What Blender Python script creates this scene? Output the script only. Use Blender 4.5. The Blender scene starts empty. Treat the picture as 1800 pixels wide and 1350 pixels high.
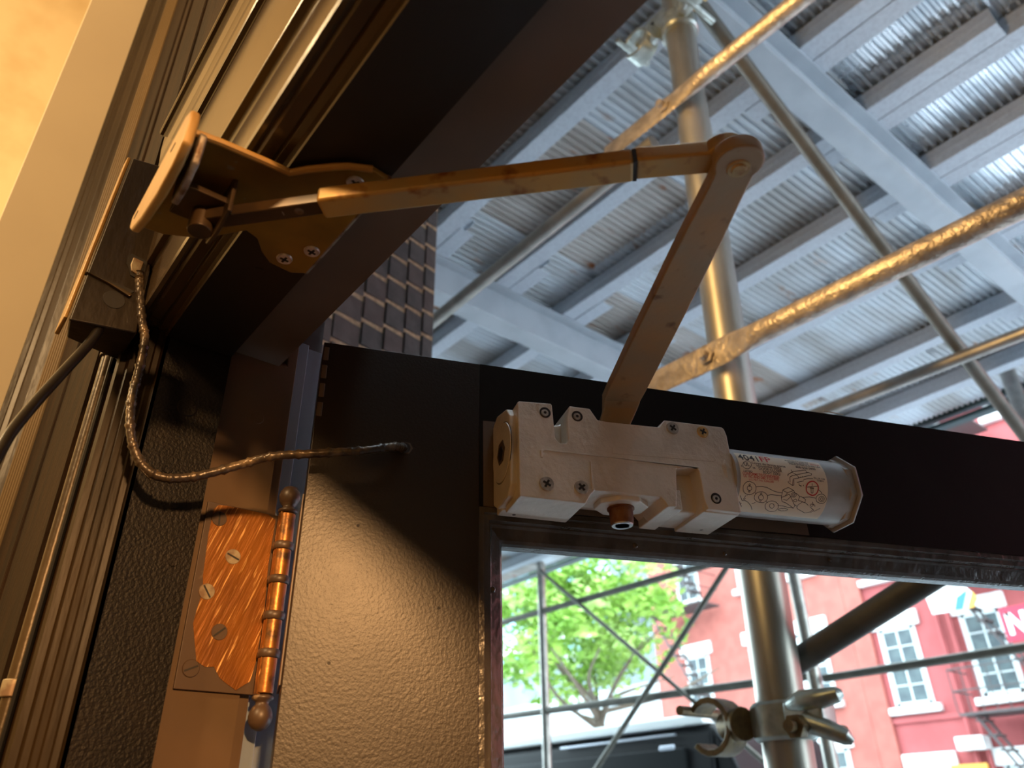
import bpy, bmesh, math, random
from mathutils import Vector, Matrix
random.seed(7)
R=math.radians
C=bpy.context.scene.collection
sc=bpy.context.scene

# ------------------------------------------------------------------ camera, world, lights, exposure
AX=Vector((0.6235,-0.4015,-0.6709)); AY=Vector((0.7816,0.2997,0.5471)); AZ=Vector((-0.0186,-0.8654,0.5007))
cam=bpy.data.objects.new('camera',bpy.data.cameras.new('camera')); C.objects.link(cam)
right=Vector((AX[0],AY[0],AZ[0])); down=Vector((AX[1],AY[1],AZ[1])); fwd=Vector((AX[2],AY[2],AZ[2]))
fwd.normalize(); right=(right-fwd*right.dot(fwd)).normalized(); up=right.cross(fwd)
cam.matrix_world=Matrix(((right.x,up.x,-fwd.x,0),(right.y,up.y,-fwd.y,0),(right.z,up.z,-fwd.z,0),(0,0,0,1)))
cam.data.sensor_width=36; cam.data.lens=36*1345/1800; cam.data.clip_start=0.01; cam.data.clip_end=300
cam.data.dof.use_dof=True; cam.data.dof.focus_distance=0.58; cam.data.dof.aperture_fstop=8.5
sc.camera=cam
w=bpy.data.worlds.new('sky'); sc.world=w; w.use_nodes=True
bg=w.node_tree.nodes['Background']; bg.inputs[0].default_value=(0.74,0.89,1.0,1); bg.inputs[1].default_value=9.6
sc.view_settings.view_transform='Standard'; sc.view_settings.look='None'; sc.view_settings.gamma=1; sc.view_settings.use_curve_mapping=False
sc.view_settings.exposure=0.0
def lamp(name,kind,loc,energy,col,size=.1,target=None,**k):
    d=bpy.data.lights.new(name,kind); d.energy=energy; d.color=col
    if kind=='AREA': d.size=size
    else: d.shadow_soft_size=size
    for a,b in k.items(): setattr(d,a,b)
    o=bpy.data.objects.new(name,d); o.location=loc; C.objects.link(o)
    if target is not None: o.rotation_euler=(Vector(target)-Vector(loc)).to_track_quat('-Z','Y').to_euler()
    return o
WARM=(1.0,.62,.26)
lamp('room_spot_lamp','SPOT',(1.80,-.44,.80),330,(1.0,.52,.20),.07,(-.46,.235,.125),spot_size=R(15),spot_blend=1)
lamp('room_ceiling_lamp','POINT',(.2,-1.3,1.2),105,(1.0,.63,.29),.10)
lamp('room_wall_lamp','POINT',(-1.25,-1.2,1.30),62,(1.0,.72,.38),.10)
lamp('facade_strip_lamp','AREA',(-.74,.29,1.35),6.0,(1.0,.60,.22),.06,(-.62,1.33,1.30),shape='RECTANGLE',size_y=1.15,spread=R(85))






# ------------------------------------------------------------------ helpers
def tag(o,label=None,cat=None,group=None,kind=None):
    for k,v in (('label',label),('category',cat),('group',group),('kind',kind)):
        if v: o[k]=v
    return o
def empty(name,loc=(0,0,0),**k):
    o=bpy.data.objects.new(name,None); o.location=loc; o.empty_display_size=.02; C.objects.link(o); return tag(o,**k)
def wloc(o):
    v=Vector((0,0,0))
    while o: v+=o.location; o=o.parent
    return v
class MB:
    def __init__(s): s.v=[];s.f=[];s.m=[]
    def add(s,vs,fs,mi=0):
        k=len(s.v); s.v+=[Vector(v) for v in vs]; s.f+=[[i+k for i in f] for f in fs]; s.m+=[mi]*len(fs); return s
    def box(s,a,b,T=None,mi=0):
        x0,y0,z0=a;x1,y1,z1=b
        vs=[(x0,y0,z0),(x1,y0,z0),(x1,y1,z0),(x0,y1,z0),(x0,y0,z1),(x1,y0,z1),(x1,y1,z1),(x0,y1,z1)]
        if T: vs=[T(*v) for v in vs]
        return s.add(vs,[(3,2,1,0),(4,5,6,7),(0,1,5,4),(1,2,6,5),(2,3,7,6),(3,0,4,7)],mi)
    def prism(s,poly,T,h0,h1,mi=0):   # poly in (a,b); T(a,b,h)->xyz
        n=len(poly); vs=[T(a,b,h0) for a,b in poly]+[T(a,b,h1) for a,b in poly]
        fs=[list(range(n))[::-1],[i+n for i in range(n)]]+[(i,(i+1)%n,(i+1)%n+n,i+n) for i in range(n)]
        return s.add(vs,fs,mi)
    def tube(s,pts,r,n=12,cap=True,mi=0):
        pts=[Vector(p) for p in pts]; rs=r if isinstance(r,(list,tuple)) else [r]*len(pts)
        ref=Vector((0,0,1)); t0=(pts[1]-pts[0]).normalized()
        if abs(t0.dot(ref))>.9: ref=Vector((1,0,0))
        nrm=t0.cross(ref).normalized(); vs=[]
        for i,p in enumerate(pts):
            t=(pts[min(i+1,len(pts)-1)]-pts[max(i-1,0)]).normalized()
            nrm=(nrm-t*nrm.dot(t)).normalized(); b=t.cross(nrm)
            for k in range(n):
                a=2*math.pi*k/n; vs.append(p+(nrm*math.cos(a)+b*math.sin(a))*rs[i])
        fs=[]
        for i in range(len(pts)-1):
            for k in range(n): fs.append((i*n+k,i*n+(k+1)%n,(i+1)*n+(k+1)%n,(i+1)*n+k))
        if cap: fs.append(list(range(n))[::-1]); fs.append([(len(pts)-1)*n+k for k in range(n)])
        return s.add(vs,fs,mi)
    def bar(s,p,q,w,h,up=(0,0,1),mi=0):   # rectangular bar
        p=Vector(p);q=Vector(q);t=(q-p).normalized();u=Vector(up);a=t.cross(u).normalized();b=a.cross(t)
        vs=[]
        for c in (p,q):
            for i,j in ((-1,-1),(1,-1),(1,1),(-1,1)): vs.append(c+a*(i*w/2)+b*(j*h/2))
        return s.add(vs,[(0,1,2,3),(7,6,5,4),(0,4,5,1),(1,5,6,2),(2,6,7,3),(3,7,4,0)],mi)
    def disc(s,c,nrm,r,h,n=24,r2=None,mi=0):  # cylinder from c along nrm
        nrm=Vector(nrm).normalized(); return s.tube([Vector(c),Vector(c)+nrm*h],[r,r if r2 is None else r2],n,True,mi)
    def sphere(s,c,r,n=12,m=8,sc_=(1,1,1),mi=0):
        c=Vector(c); vs=[];fs=[]
        for i in range(m+1):
            th=math.pi*i/m
            for k in range(n):
                a=2*math.pi*k/n; vs.append(c+Vector((math.sin(th)*math.cos(a)*sc_[0],math.sin(th)*math.sin(a)*sc_[1],math.cos(th)*sc_[2]))*r)
        for i in range(m):
            for k in range(n): fs.append((i*n+k,(i+1)*n+k,(i+1)*n+(k+1)%n,i*n+(k+1)%n))
        return s.add(vs,fs,mi)
    def build(s,name,mats,parent=None,smooth=False,bevel=0,seg=2,ang=35,**t):
        off=wloc(parent) if parent else Vector((0,0,0))
        me=bpy.data.meshes.new(name)
        bm=bmesh.new(); vv=[bm.verts.new(v-off) for v in s.v]
        for f,mi in zip(s.f,s.m):
            try:
                F=bm.faces.new([vv[i] for i in f]); F.material_index=mi; F.smooth=smooth
            except ValueError: pass
        bmesh.ops.remove_doubles(bm,verts=bm.verts,dist=1e-6)
        bmesh.ops.recalc_face_normals(bm,faces=bm.faces)
        if smooth:
            for e in bm.edges:
                if len(e.link_faces)==2 and e.calc_face_angle(0)>R(ang): e.smooth=False
        bm.to_mesh(me); bm.free()
        for m in (mats if isinstance(mats,(list,tuple)) else [mats]): me.materials.append(m)
        o=bpy.data.objects.new(name,me); C.objects.link(o)
        if parent: o.parent=parent
        if bevel:
            b=o.modifiers.new('bevel','BEVEL'); b.width=bevel; b.segments=seg; b.limit_method='ANGLE'; b.angle_limit=R(30); b.harden_normals=False
            for p in me.polygons: p.use_smooth=True
            w_=o.modifiers.new('wn','WEIGHTED_NORMAL'); w_.keep_sharp=False
        return tag(o,**t)
KIDS={}
def children(o): return [x for x in list(C.objects) if x.parent==o]
def copy_tree(o,parent=None,kids=None):
    kids=kids if kids is not None else [x for x in C.objects if x.parent]
    c=o.copy(); C.objects.link(c)
    if parent is not None: c.parent=parent
    for ch in [x for x in kids if x.parent==o]: copy_tree(ch,c,kids)
    return c

# ------------------------------------------------------------------ materials
def mat(name,base,rough=.5,metal=0,base2=None,nscale=8,nlo=.4,nhi=.6,bump=0,bscale=60,bdist=.002,stretch=None,coat=0,rough2=None,spec=.5,detail=4,speck=None,bstretch=None):
    m=bpy.data.materials.new(name); m.use_nodes=True; nt=m.node_tree; N=nt.nodes; L=nt.links
    p=N['Principled BSDF']; p.inputs['Base Color'].default_value=(*base,1); p.inputs['Roughness'].default_value=rough; p.inputs['Metallic'].default_value=metal
    p.inputs['Specular IOR Level'].default_value=spec
    if coat: p.inputs['Coat Weight'].default_value=coat; p.inputs['Coat Roughness'].default_value=.08
    g=N.new('ShaderNodeNewGeometry'); src=g.outputs['Position']
    def mp(st):
        if st is None: return src
        q=N.new('ShaderNodeMapping'); q.inputs['Scale'].default_value=st[:3]; sr=src
        if len(st)>3:
            q0=N.new('ShaderNodeMapping'); q0.inputs['Rotation'].default_value=(st[3],0,0); L.new(src,q0.inputs[0]); sr=q0.outputs[0]
        L.new(sr,q.inputs[0]); return q.outputs[0]
    if base2:
        n=N.new('ShaderNodeTexNoise'); n.inputs['Scale'].default_value=nscale; n.inputs['Detail'].default_value=detail; L.new(mp(stretch),n.inputs['Vector'])
        r=N.new('ShaderNodeMapRange'); r.inputs[1].default_value=nlo; r.inputs[2].default_value=nhi; L.new(n.outputs['Fac'],r.inputs[0])
        x=N.new('ShaderNodeMix'); x.data_type='RGBA'; x.inputs[6].default_value=(*base,1); x.inputs[7].default_value=(*base2,1)
        L.new(r.outputs[0],x.inputs[0]); out=x.outputs[2]
        if rough2 is not None:
            y=N.new('ShaderNodeMapRange'); y.inputs[3].default_value=rough; y.inputs[4].default_value=rough2; L.new(r.outputs[0],y.inputs[0]); L.new(y.outputs[0],p.inputs['Roughness'])
        if speck:
            n2=N.new('ShaderNodeTexNoise'); n2.inputs['Scale'].default_value=speck[1]; n2.inputs['Detail'].default_value=3; L.new(mp(speck[4] if len(speck)>4 else None),n2.inputs['Vector'])
            r2=N.new('ShaderNodeMapRange'); r2.inputs[1].default_value=speck[2]; r2.inputs[2].default_value=speck[3]; L.new(n2.outputs['Fac'],r2.inputs[0])
            x2=N.new('ShaderNodeMix'); x2.data_type='RGBA'; x2.inputs[7].default_value=(*speck[0],1); L.new(out,x2.inputs[6]); L.new(r2.outputs[0],x2.inputs[0]); out=x2.outputs[2]
        L.new(out,p.inputs['Base Color'])
    if bump:
        n=N.new('ShaderNodeTexNoise'); n.inputs['Scale'].default_value=bscale; n.inputs['Detail'].default_value=3; L.new(mp(bstretch),n.inputs['Vector'])
        b=N.new('ShaderNodeBump'); b.inputs['Strength'].default_value=bump; b.inputs['Distance'].default_value=bdist; L.new(n.outputs['Fac'],b.inputs['Height']); L.new(b.outputs[0],p.inputs['Normal'])
    return m
M={}
M['fascia']=mat('bronze_gloss_paint',(.060,.040,.022),.22,0,(.05,.032,.017),6,bump=.12,bscale=35,bdist=.002,spec=.8)
M['casing']=mat('bronze_wood_paint',(.022,.0095,.0022),.7,0,(.010,.0045,.001),30,bump=.9,bscale=160,bdist=.0015,stretch=(1,1,.2),bstretch=(1,1,.35),spec=.10)
M['rib']=mat('tan_ribbed_strip_paint',(.16,.105,.045),.55,0,(.13,.085,.036),20,stretch=(1,1,.2),spec=.2)
M['ogee']=mat('brown_ogee_paint',(.045,.028,.014),.36,0,(.028,.017,.008),20,stretch=(1,1,.2),bump=.4,bscale=90,bdist=.0015,bstretch=(1,1,.3),spec=.4)
M['flute']=mat('bronze_fluted_paint',(.022,.012,.004),.38,0,(.009,.005,.002),30,stretch=(1,1,.15),bump=.30,bscale=120,bdist=.001,bstretch=(1,1,.2),spec=.16)
M['pole']=mat('weathered_pole_tube',(.50,.47,.41),.40,.85,(.39,.37,.32),10,bump=.06,bscale=60,stretch=(1,1,.4))
M['brace_dark']=mat('dark_brace',(.10,.09,.075),.5,.3,(.07,.065,.055),12)  # even dark grey-brown tone for the short brace
M['rabsoff']=mat('grey_brown_soffit_paint',(.16,.125,.10),.42,0,(.14,.11,.09),12,bump=.15,bscale=60,bdist=.001,spec=.35)
M['jamb_black']=mat('black_paint',(.006,.0048,.004),.45,0,(.010,.007,.005),25,.5,.75,bump=.6,bscale=460,bdist=.0009,spec=.18)
M['soffit_black']=mat('black_soffit_paint',(.008,.006,.005),.45,bump=.1,bscale=60)
M['rabbet']=mat('brown_frame_paint',(.115,.072,.040),.42,0,(.095,.06,.033),12,bump=.15,bscale=60,bdist=.001,spec=.25)
M['brickmould']=mat('slate_exterior_paint',(.22,.27,.32),.4,0,(.17,.21,.25),20,stretch=(1,1,.2),bump=.2,bscale=50)
M['door']=mat('black_door_paint',(.020,.0125,.0070),.36,0,(.017,.0105,.0062),9,bump=.20,bscale=470,bdist=.0010,rough2=.39,spec=.38)
M['door_rail']=mat('black_door_rail_paint',(.008,.0065,.005),.6,0,(.011,.009,.007),8,bump=.12,bscale=120,bdist=.001,spec=.10)
M['stop']=mat('grey_gloss_bead',(.085,.072,.058),.27,0,(.045,.038,.03),40,bump=.7,bscale=90,bdist=.002,stretch=(1,1,.4),spec=.6)
M['patch']=mat('brown_paint_patch',(.12,.082,.053),.5,0,(.10,.07,.047),30,bump=.1,bscale=80)
M['cream']=mat('cream_wall_paint',(.78,.68,.50),.6,0,(.75,.65,.48),6)
M['plaster']=mat('marbled_yellow_plaster',(.74,.62,.40),.5,0,(.60,.47,.27),3.2,.52,.66,bump=.2,bscale=12,detail=8)
M['cast']=mat('cast_aluminium_paint',(.74,.70,.62),.38,.12,(.63,.60,.53),30,bump=.45,bscale=210,bdist=.0014,spec=.5)
M['castplain']=mat('aluminium_tube_paint',(.54,.54,.52),.34,.35,(.45,.45,.43),40,bump=.05,bscale=200)
M['screw']=mat('plated_screw',(.62,.60,.54),.34,.6,(.42,.39,.34),200)
M['screw_gold']=mat('brass_plated_screw',(.90,.62,.27),.34,.6,(.65,.40,.14),200)
M['hole']=mat('dark_recess',(.012,.009,.007),.6)
M['rust']=mat('rusty_iron',(.14,.045,.018),.7,.3,(.22,.10,.04),120,bump=.5,bscale=300,bdist=.0006)
M['steel_rim']=mat('bare_steel',(.45,.43,.41),.35,.9)
M['arm']=mat('worn_gold_arm_paint',(.50,.29,.075),.42,.25,(.38,.28,.13),22,.4,.62,bump=.15,bscale=150,bdist=.0008,speck=((.22,.08,.02),60,.60,.72))
M['arm_dark']=mat('dull_bronze_arm_paint',(.31,.225,.13),.5,.1,(.40,.23,.09),26,.42,.68,bump=.25,bscale=260,bdist=.0006,speck=((.16,.08,.03),60,.62,.74))
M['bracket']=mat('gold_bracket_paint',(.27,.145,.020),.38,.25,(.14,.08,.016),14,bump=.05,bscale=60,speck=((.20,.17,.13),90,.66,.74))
M['bracket_lit']=mat('gold_bracket_paint_lit',(.42,.25,.07),.45,.1,(.36,.2,.05),30)  # lit copy of the bracket paint, lamp light put into its colour
M['worn_edge']=mat('chipped_edge_metal',(.28,.25,.21),.5,.5,(.15,.09,.05),120,bump=.6,bscale=300,bdist=.0006)
M['arm_rod']=mat('dark_rod_paint',(.045,.028,.016),.35,.3,(.07,.042,.02),60)
M['cable']=mat('taped_cable',(.045,.032,.022),.3,.2,(.16,.11,.06),90,.5,.68,bump=.6,bscale=220,bdist=.001)
M['cable_black']=mat('black_painted_cable',(.010,.0075,.005),.36,0,(.20,.17,.10),45,.68,.78,spec=.3)
M['conduit']=mat('bronze_conduit_paint',(.075,.050,.022),.33,.1,(.04,.026,.012),30,bump=.3,bscale=120,bdist=.001,stretch=(1,1,.2),spec=.35)
M['boxm']=mat('dark_bronze_box_paint',(.020,.012,.006),.38,.0,(.013,.008,.004),20,bump=.5,bscale=90,bdist=.0015,stretch=(1,1,.4),bstretch=(1,1,.4),spec=.4)
M['boxgold']=mat('box_edge_wall_reflection',(.34,.19,.045),.35,.2,(.25,.13,.03),30)  # gold reflection of the yellow wall put into the colour
M['brass']=mat('scraped_brass_leaf',(.26,.09,.008),.42,.4,(.17,.055,.006),30,.4,.6,bump=.5,bscale=300,bdist=.0008,stretch=(1,1,.5),speck=((.72,.40,.14),520,.60,.70,(1,1,.07,.32)),bstretch=(1,1,.12,.32))
M['knuckle']=mat('orange_brass_knuckle',(.30,.12,.025),.36,.6,(.07,.04,.018),60,.45,.6,bump=.3,bscale=200,bdist=.0008)
M['hinge_paint']=mat('hinge_brown_paint',(.085,.050,.030),.42,0,(.07,.042,.025),12,speck=((.22,.15,.09),80,.66,.74))
M['hinge_screw']=mat('painted_hinge_screw',(.33,.28,.19),.45,.3,(.20,.13,.08),120)
M['galv']=mat('galvanised_tube',(.44,.42,.38),.38,.7,(.34,.33,.30),14,bump=.1,bscale=60,bdist=.002)
M['brace_rough']=mat('lumpy_painted_brace',(.62,.54,.45),.42,.6,(.42,.36,.30),30,bump=.8,bscale=75,bdist=.005)
M['brace_dull']=mat('dull_grey_brace',(.17,.16,.135),.5,.4,(.13,.125,.105),12,bump=.1,bscale=40)
M['joist']=mat('galvanised_joist',(.60,.66,.72),.6,0,(.52,.57,.63),70,.4,.65,bump=.15,bscale=60,bdist=.001,spec=.2)
M['girder']=mat('grey_girder_paint',(.50,.55,.59),.5,.1,(.44,.49,.53),6,bump=.1,bscale=20)
M['deck_shiny']=mat('shiny_corrugated_steel',(.80,.84,.87),.25,.8,(.58,.63,.67),5,rough2=.42,bump=.15,bscale=30)
M['deck_grey']=mat('dull_corrugated_steel',(.64,.69,.73),.45,.3,(.44,.44,.43),3.5,.42,.62,stretch=(1,.35,1),speck=((.40,.20,.09),5,.66,.72,(2,.6,1)))
M['deck_brown']=mat('stained_corrugated_steel',(.56,.53,.50),.5,.25,(.42,.38,.34),4,.4,.6,stretch=(2,.4,1),speck=((.38,.15,.06),6,.62,.7,(2,.6,1)))
M['coupler']=mat('zinc_coupler',(.55,.60,.56),.35,.75,(.40,.44,.41),40,bump=.3,bscale=80)
M['coupler_dark']=mat('old_brass_coupler',(.16,.12,.07),.4,.6,(.26,.19,.09),40,bump=.4,bscale=90)
M['brick_d']=mat('dark_brown_brick',(.080,.074,.068),.75,0,(.058,.054,.050),30,bump=.4,bscale=120,bdist=.002)
M['brick_r']=mat('reddish_brown_brick',(.098,.078,.068),.75,0,(.075,.06,.053),30,bump=.4,bscale=120,bdist=.002)
M['mortar']=mat('tan_mortar',(.54,.38,.23),.9,0,(.34,.24,.14),90,.4,.6,bump=.8,bscale=150,bdist=.004)
M['red']=mat('red_painted_facade',(.38,.082,.082),.8,0,(.33,.07,.07),2)
M['red_orange']=mat('orange_red_brick_facade',(.39,.110,.085),.8,0,(.33,.09,.07),3)
M['white']=mat('white_painted_stone',(.80,.80,.78),.7,0,(.70,.70,.69),5)
M['sash']=mat('pale_window_sash',(.55,.58,.58),.6)
M['pane']=mat('dim_window_pane',(.060,.075,.085),.3,0,(.09,.115,.12),3,spec=.25)
M['iron']=mat('black_fire_escape_iron',(.07,.055,.055),.6)
M['leaf']=mat('spring_green_leaf',(.22,.42,.05),.6,0,(.42,.60,.12),2.5)
M['leaf2']=mat('pale_green_leaf',(.34,.52,.12),.6,0,(.50,.66,.22),3)
M['bark']=mat('grey_brown_bark',(.16,.12,.09),.9)
M['far_grey']=mat('grey_blue_facade',(.20,.24,.28),.7,0,(.16,.19,.23),1)
M['far_glass']=mat('teal_glass_facade',(.16,.42,.48),.3,0,(.45,.62,.65),.8)
M['far_pale']=mat('pale_stone_facade',(.50,.52,.52),.8,0,(.40,.43,.44),.7)
M['vanblack']=mat('black_van_paint',(.008,.008,.009),.4,0,spec=.15)
M['vanwhite']=mat('white_van_roof',(.78,.80,.80),.4)
M['vanglass']=mat('tinted_van_glass',(.01,.011,.012),.3,spec=.15)
M['trim_chrome']=mat('pale_chrome_trim',(.55,.58,.66),.3,.8)
M['asphalt']=mat('pale_street_paving',(.54,.57,.60),.9,0,(.50,.53,.56),5)
M['concrete']=mat('sidewalk_concrete',(.22,.225,.23),.9,0,(.19,.195,.20),4)
M['greenboard']=mat('dark_green_parapet_board',(.025,.06,.06),.5,0,(.02,.045,.05),4)
M['wood']=mat('orange_wood_block',(.50,.25,.10),.7,0,(.40,.18,.07),10)
M['facade']=mat('dark_shopfront_paint',(.06,.055,.05),.6)
M['roomceil']=mat('room_ceiling_paint',(.60,.52,.40),.8)
M['roomfloor']=mat('room_wood_floor',(.22,.13,.07),.5,0,(.16,.09,.05),4)
M['lblw']=mat('label_off_white',(.88,.80,.62),.30,0,spec=.5)
M['lblk']=mat('label_black_ink',(.03,.028,.026),.4)
M['lblr']=mat('label_red_ink',(.62,.05,.04),.4)
M['logoblue']=mat('blue_logo_reflection',(.03,.16,.55),.5)
M['signorange']=mat('orange_sign_paint',(.75,.35,.05),.5)
M['signred']=mat('crimson_sign_paint',(.40,.02,.05),.5)
gl=bpy.data.materials.new('door_glass'); gl.use_nodes=True; nt=gl.node_tree; nt.nodes.clear()
o_=nt.nodes.new('ShaderNodeOutputMaterial'); tr=nt.nodes.new('ShaderNodeBsdfTransparent'); tr.inputs[0].default_value=(.93,.96,.95,1)
gs=nt.nodes.new('ShaderNodeBsdfGlossy'); gs.inputs['Roughness'].default_value=.02; fr=nt.nodes.new('ShaderNodeFresnel'); fr.inputs[0].default_value=1.22
mx=nt.nodes.new('ShaderNodeMixShader'); ge=nt.nodes.new('ShaderNodeNewGeometry'); m1=nt.nodes.new('ShaderNodeMath'); m1.operation='SUBTRACT'; m1.inputs[0].default_value=1; nt.links.new(ge.outputs['Backfacing'],m1.inputs[1]); m2=nt.nodes.new('ShaderNodeMath'); m2.operation='MULTIPLY'; nt.links.new(m1.outputs[0],m2.inputs[0]); nt.links.new(fr.outputs[0],m2.inputs[1]); nt.links.new(m2.outputs[0],mx.inputs[0]); nt.links.new(tr.outputs[0],mx.inputs[1]); nt.links.new(gs.outputs[0],mx.inputs[2]); nt.links.new(mx.outputs[0],o_.inputs[0])
M['glass']=gl

# ------------------------------------------------------------------ setting: room shell
XJ=-.515; ZH=.3133
MB().box((-6,-6,-1.83),(4.2,.30,-1.75)).build('floor',M['roomfloor'],kind='structure')
MB().box((-6,-6,2.95),(4.2,.05,3.05)).build('ceiling',M['roomceil'],kind='structure')
MB().box((-2.05,-6,-1.75),(-1.95,.10,2.95)).build('wall_left',M['plaster'],kind='structure')
MB().box((3.2,-6,-1.75),(3.3,.10,2.95)).build('wall_right',M['cream'],kind='structure')
MB().box((-2.05,-5.1,-1.75),(3.3,-5.0,2.95)).build('wall_back',M['cream'],kind='structure')
# cream return of the wall beside the casing
MB().box((-1.95,-.0373,-1.75),(-.91,.030,2.95)).build('wall_front',M['cream'],kind='structure',bevel=.0015)
# front wall mass behind trims
wf=MB(); wf.box((-14,.10,-1.75),(-2.0,.235,9)).box((3.2,.10,-1.75),(14,.235,9)).box((-2.05,.10,3.2),(3.3,.235,9)).box((-2.05,.068,-1.75),(-.56,.235,3.2)).box((-.56,.16,.42),(.62,.235,3.2)).box((.62,.068,-1.75),(3.3,.235,3.2)).box((-.56,.064,.60),(.62,.16,3.2))
wf.build('wall_facade',M['facade'],kind='structure')

MB().box((.80,.235,-1.78),(1.10,1.75,2.15)).build('wall_sky_blocker',M['brick_d'],kind='structure')  # unseen pier added to keep skylight off the door and glass
# vertical casing: profile in (x,y) swept in z
def vsweep(name,prof,z0,z1,m,parent=None,**k):
    b=MB(); b.prism(prof,lambda a,b_,h:(a,b_,h),z0,z1); return b.build(name,m,parent,**k)
trim=empty('trim_1',(-.7,.06,-1.75),kind='structure')
MB().box((-.846,.0634,-1.75),(-.559,.075,2.95)).build('casing_board',M['casing'],trim)
MB().box((-.5595,.0634,.531),(.75,.075,2.95)).build('casing_board',M['casing'],trim)
for bx in (-.7085,-.7015):
    vsweep('bead',[(bx-.0022,.0636),(bx-.001,.0618),(bx+.001,.0618),(bx+.0022,.0636)],-1.75,2.95,M['casing'],trim)
for bx in (-.653,-.646,-.533,-.527):
    vsweep('bead',[(bx-.0016,.0636),(bx-.0008,.0618),(bx+.0008,.0618),(bx+.0016,.0636)],.531,2.95,M['casing'],trim)
# ribbed strip (chamfer) and ogee toward the cream wall
ribs=[]; xa,ya,xb,yb=-.848,.0634,-.872,.0525
nr=6
for i in range(nr):
    for t,dn in ((0,0),(.25,.0012),(.75,.0012),(1,0)):
        f=(i+t)/nr; ribs.append((xa+(xb-xa)*f+dn*.42, ya+(yb-ya)*f-dn*.9))
vsweep('ribbed_strip',ribs+[(-.90,.0525),(-.90,.08),(-.846,.08)],-1.75,2.95,M['rib'],trim)
og=[(-.872,.0525),(-.874,.0495),(-.879,.0500),(-.881,.0455),(-.884,.0450),(-.888,.0400),(-.893,.0385),(-.895,.0345),(-.900,.0335),(-.903,.0290),(-.912,.0285),(-.93,.06),(-.88,.06)]
vsweep('ogee_moulding',og,-1.75,2.95,M['ogee'],trim)
# small fluted mouldings on the jamb between casing board and black stop
J=[(.046,.0740),(.0445,.0705),(.042,.0700),(.0395,.0720),(.0385,.0748),(.0355,.0752),(.034,.0735),(.031,.0735),(.0295,.0755),(.026,.0765),(.0245,.0740),(.020,.0732),(.0165,.0745),(.0155,.0785),(.0125,.0800),(.0115,.0835),(.0095,.0845),(.0085,.0875),(.0072,.0885),(.0068,.0925),(.0055,.0935),(.005,.0968),(0,.0976)]
trim2=empty('trim_2',(XJ,.07,-1.75),kind='structure')
b=MB(); prof=[(XJ-u,y) for u,y in J]+[(XJ,.10),(XJ-.046,.10)]
def tmitre(a,b_,h): return (a,b_,h if h<0 else ZH+(XJ-a))
b.prism(prof,tmitre,-1.75,1); b.build('fluted_moulding',M['flute'],trim2)
b=MB(); b.prism([(XJ,.0976),(XJ,.1454),(XJ-.0155,.1454),(XJ-.0155,.0976)],tmitre,-1.75,1); b.build('stop_face',M['jamb_black'],trim2)
b=MB(); b.prism([(XJ-.016,.1454),(XJ-.016,.1966),(XJ-.046,.1966),(XJ-.046,.1454)],tmitre,-1.75,1); b.build('rabbet_face',M['rabbet'],trim2)
for i,(x0,y0,y1,m) in enumerate([(-.5345,.1966,.2045,'rabbet'),(-.5395,.2045,.2150,'brickmould'),(-.5450,.2150,.2320,'brickmould'),(-.5500,.2320,.262,'brickmould')]):
    MB().box((-.60,y0,-1.75),(x0,y1,ZH+.05)).build('brick_mould_strip',M[m],trim2,bevel=.0006)
# plugs and scars on the black stop face
for px in [(.122,.262,.0075),(.118,.214,.004),(.127,.190,.0032),(.134,.152,.003)]:
    MB().disc((XJ-.0004,px[0],px[1]),(1,0,0),px[2],.0009,20,px[2]*.86).build('filled_plug',M['jamb_black'],trim2,smooth=True)
MB().disc((XJ-.0164,.178,.278),(1,0,0),.0055,.0007,20,.005).build('filled_plug',M['rabbet'],trim2,smooth=True)
# latch side jamb, plain
MB().box((.445,.0976,-1.75),(.62,.235,.60)).box((.430,.0976,-1.75),(.445,.1454,.42)).build('trim_3',M['jamb_black'],kind='structure')
# head: profile along x
trim4=empty('trim_4',(0,.07,ZH),kind='structure')
XR=.46
def hs(name,prof,m,x0=None,**k):
    b=MB(); n=len(prof)
    vs=[((XJ-u) if x0 is None else x0,y,ZH+u) for u,y in prof]+[(XR,y,ZH+u) for u,y in prof]
    b.add(vs,[list(range(n)),[i+n for i in range(n)][::-1]]+[(i,i+n,(i+1)%n+n,(i+1)%n) for i in range(n)])
    return b.build(name,m,trim4,**k)
HI=[(0,.0976),(.0012,.0968),(.0070,.0962),(.0078,.0925),(.0095,.0915),(.0098,.0912),(.0085,.0902),(.0085,.0835),(.0100,.0815),(.0088,.0795),(.0075,.0790),(.0078,.0762),(.0105,.0755),(.040,.0752),(.0435,.0735),(.0440,.0700),(.046,.0970)]
hs('bed_moulding',HI,M['fascia'])
hs('fascia_board',[(.0440,.0980),(.0440,.0700),(.0450,.0693),(.134,.0693),(.1355,.0680),(.1355,.0980)],M['fascia'],-.551,bevel=.0006)
hs('crown_strip',[(.1355,.098),(.1355,.0655),(.137,.0648),(.150,.0646),(.165,.0655),(.185,.0652),(.198,.0640),(.213,.0638),(.2145,.0625),(.2145,.098)],M['fascia'],-.551)
hs('top_bead',[(.2145,.098),(.2145,.0600),(.2155,.0592),(.219,.0592),(.220,.0605),(.220,.098)],M['fascia'],-.551)
hs('stop_soffit',[(0,.0976),(0,.1454),(.015,.1454),(.015,.150),(.046,.150),(.046,.0976)],M['soffit_black'])
hs('rabbet_soffit',[(.0150,.1460),(.0148,.1885),(.046,.1885),(.046,.1460)],M['rabsoff'],-.5312)
hs('head_cap',[(.046,.1885),(.046,.098),(.12,.098),(.12,.1885)],M['facade'],-.5345)
MB().disc((-.4035,.1205,ZH+.0004),(0,0,-1),.003,.0008,16).build('nail_plug',M['soffit_black'],trim4,smooth=True)

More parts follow.
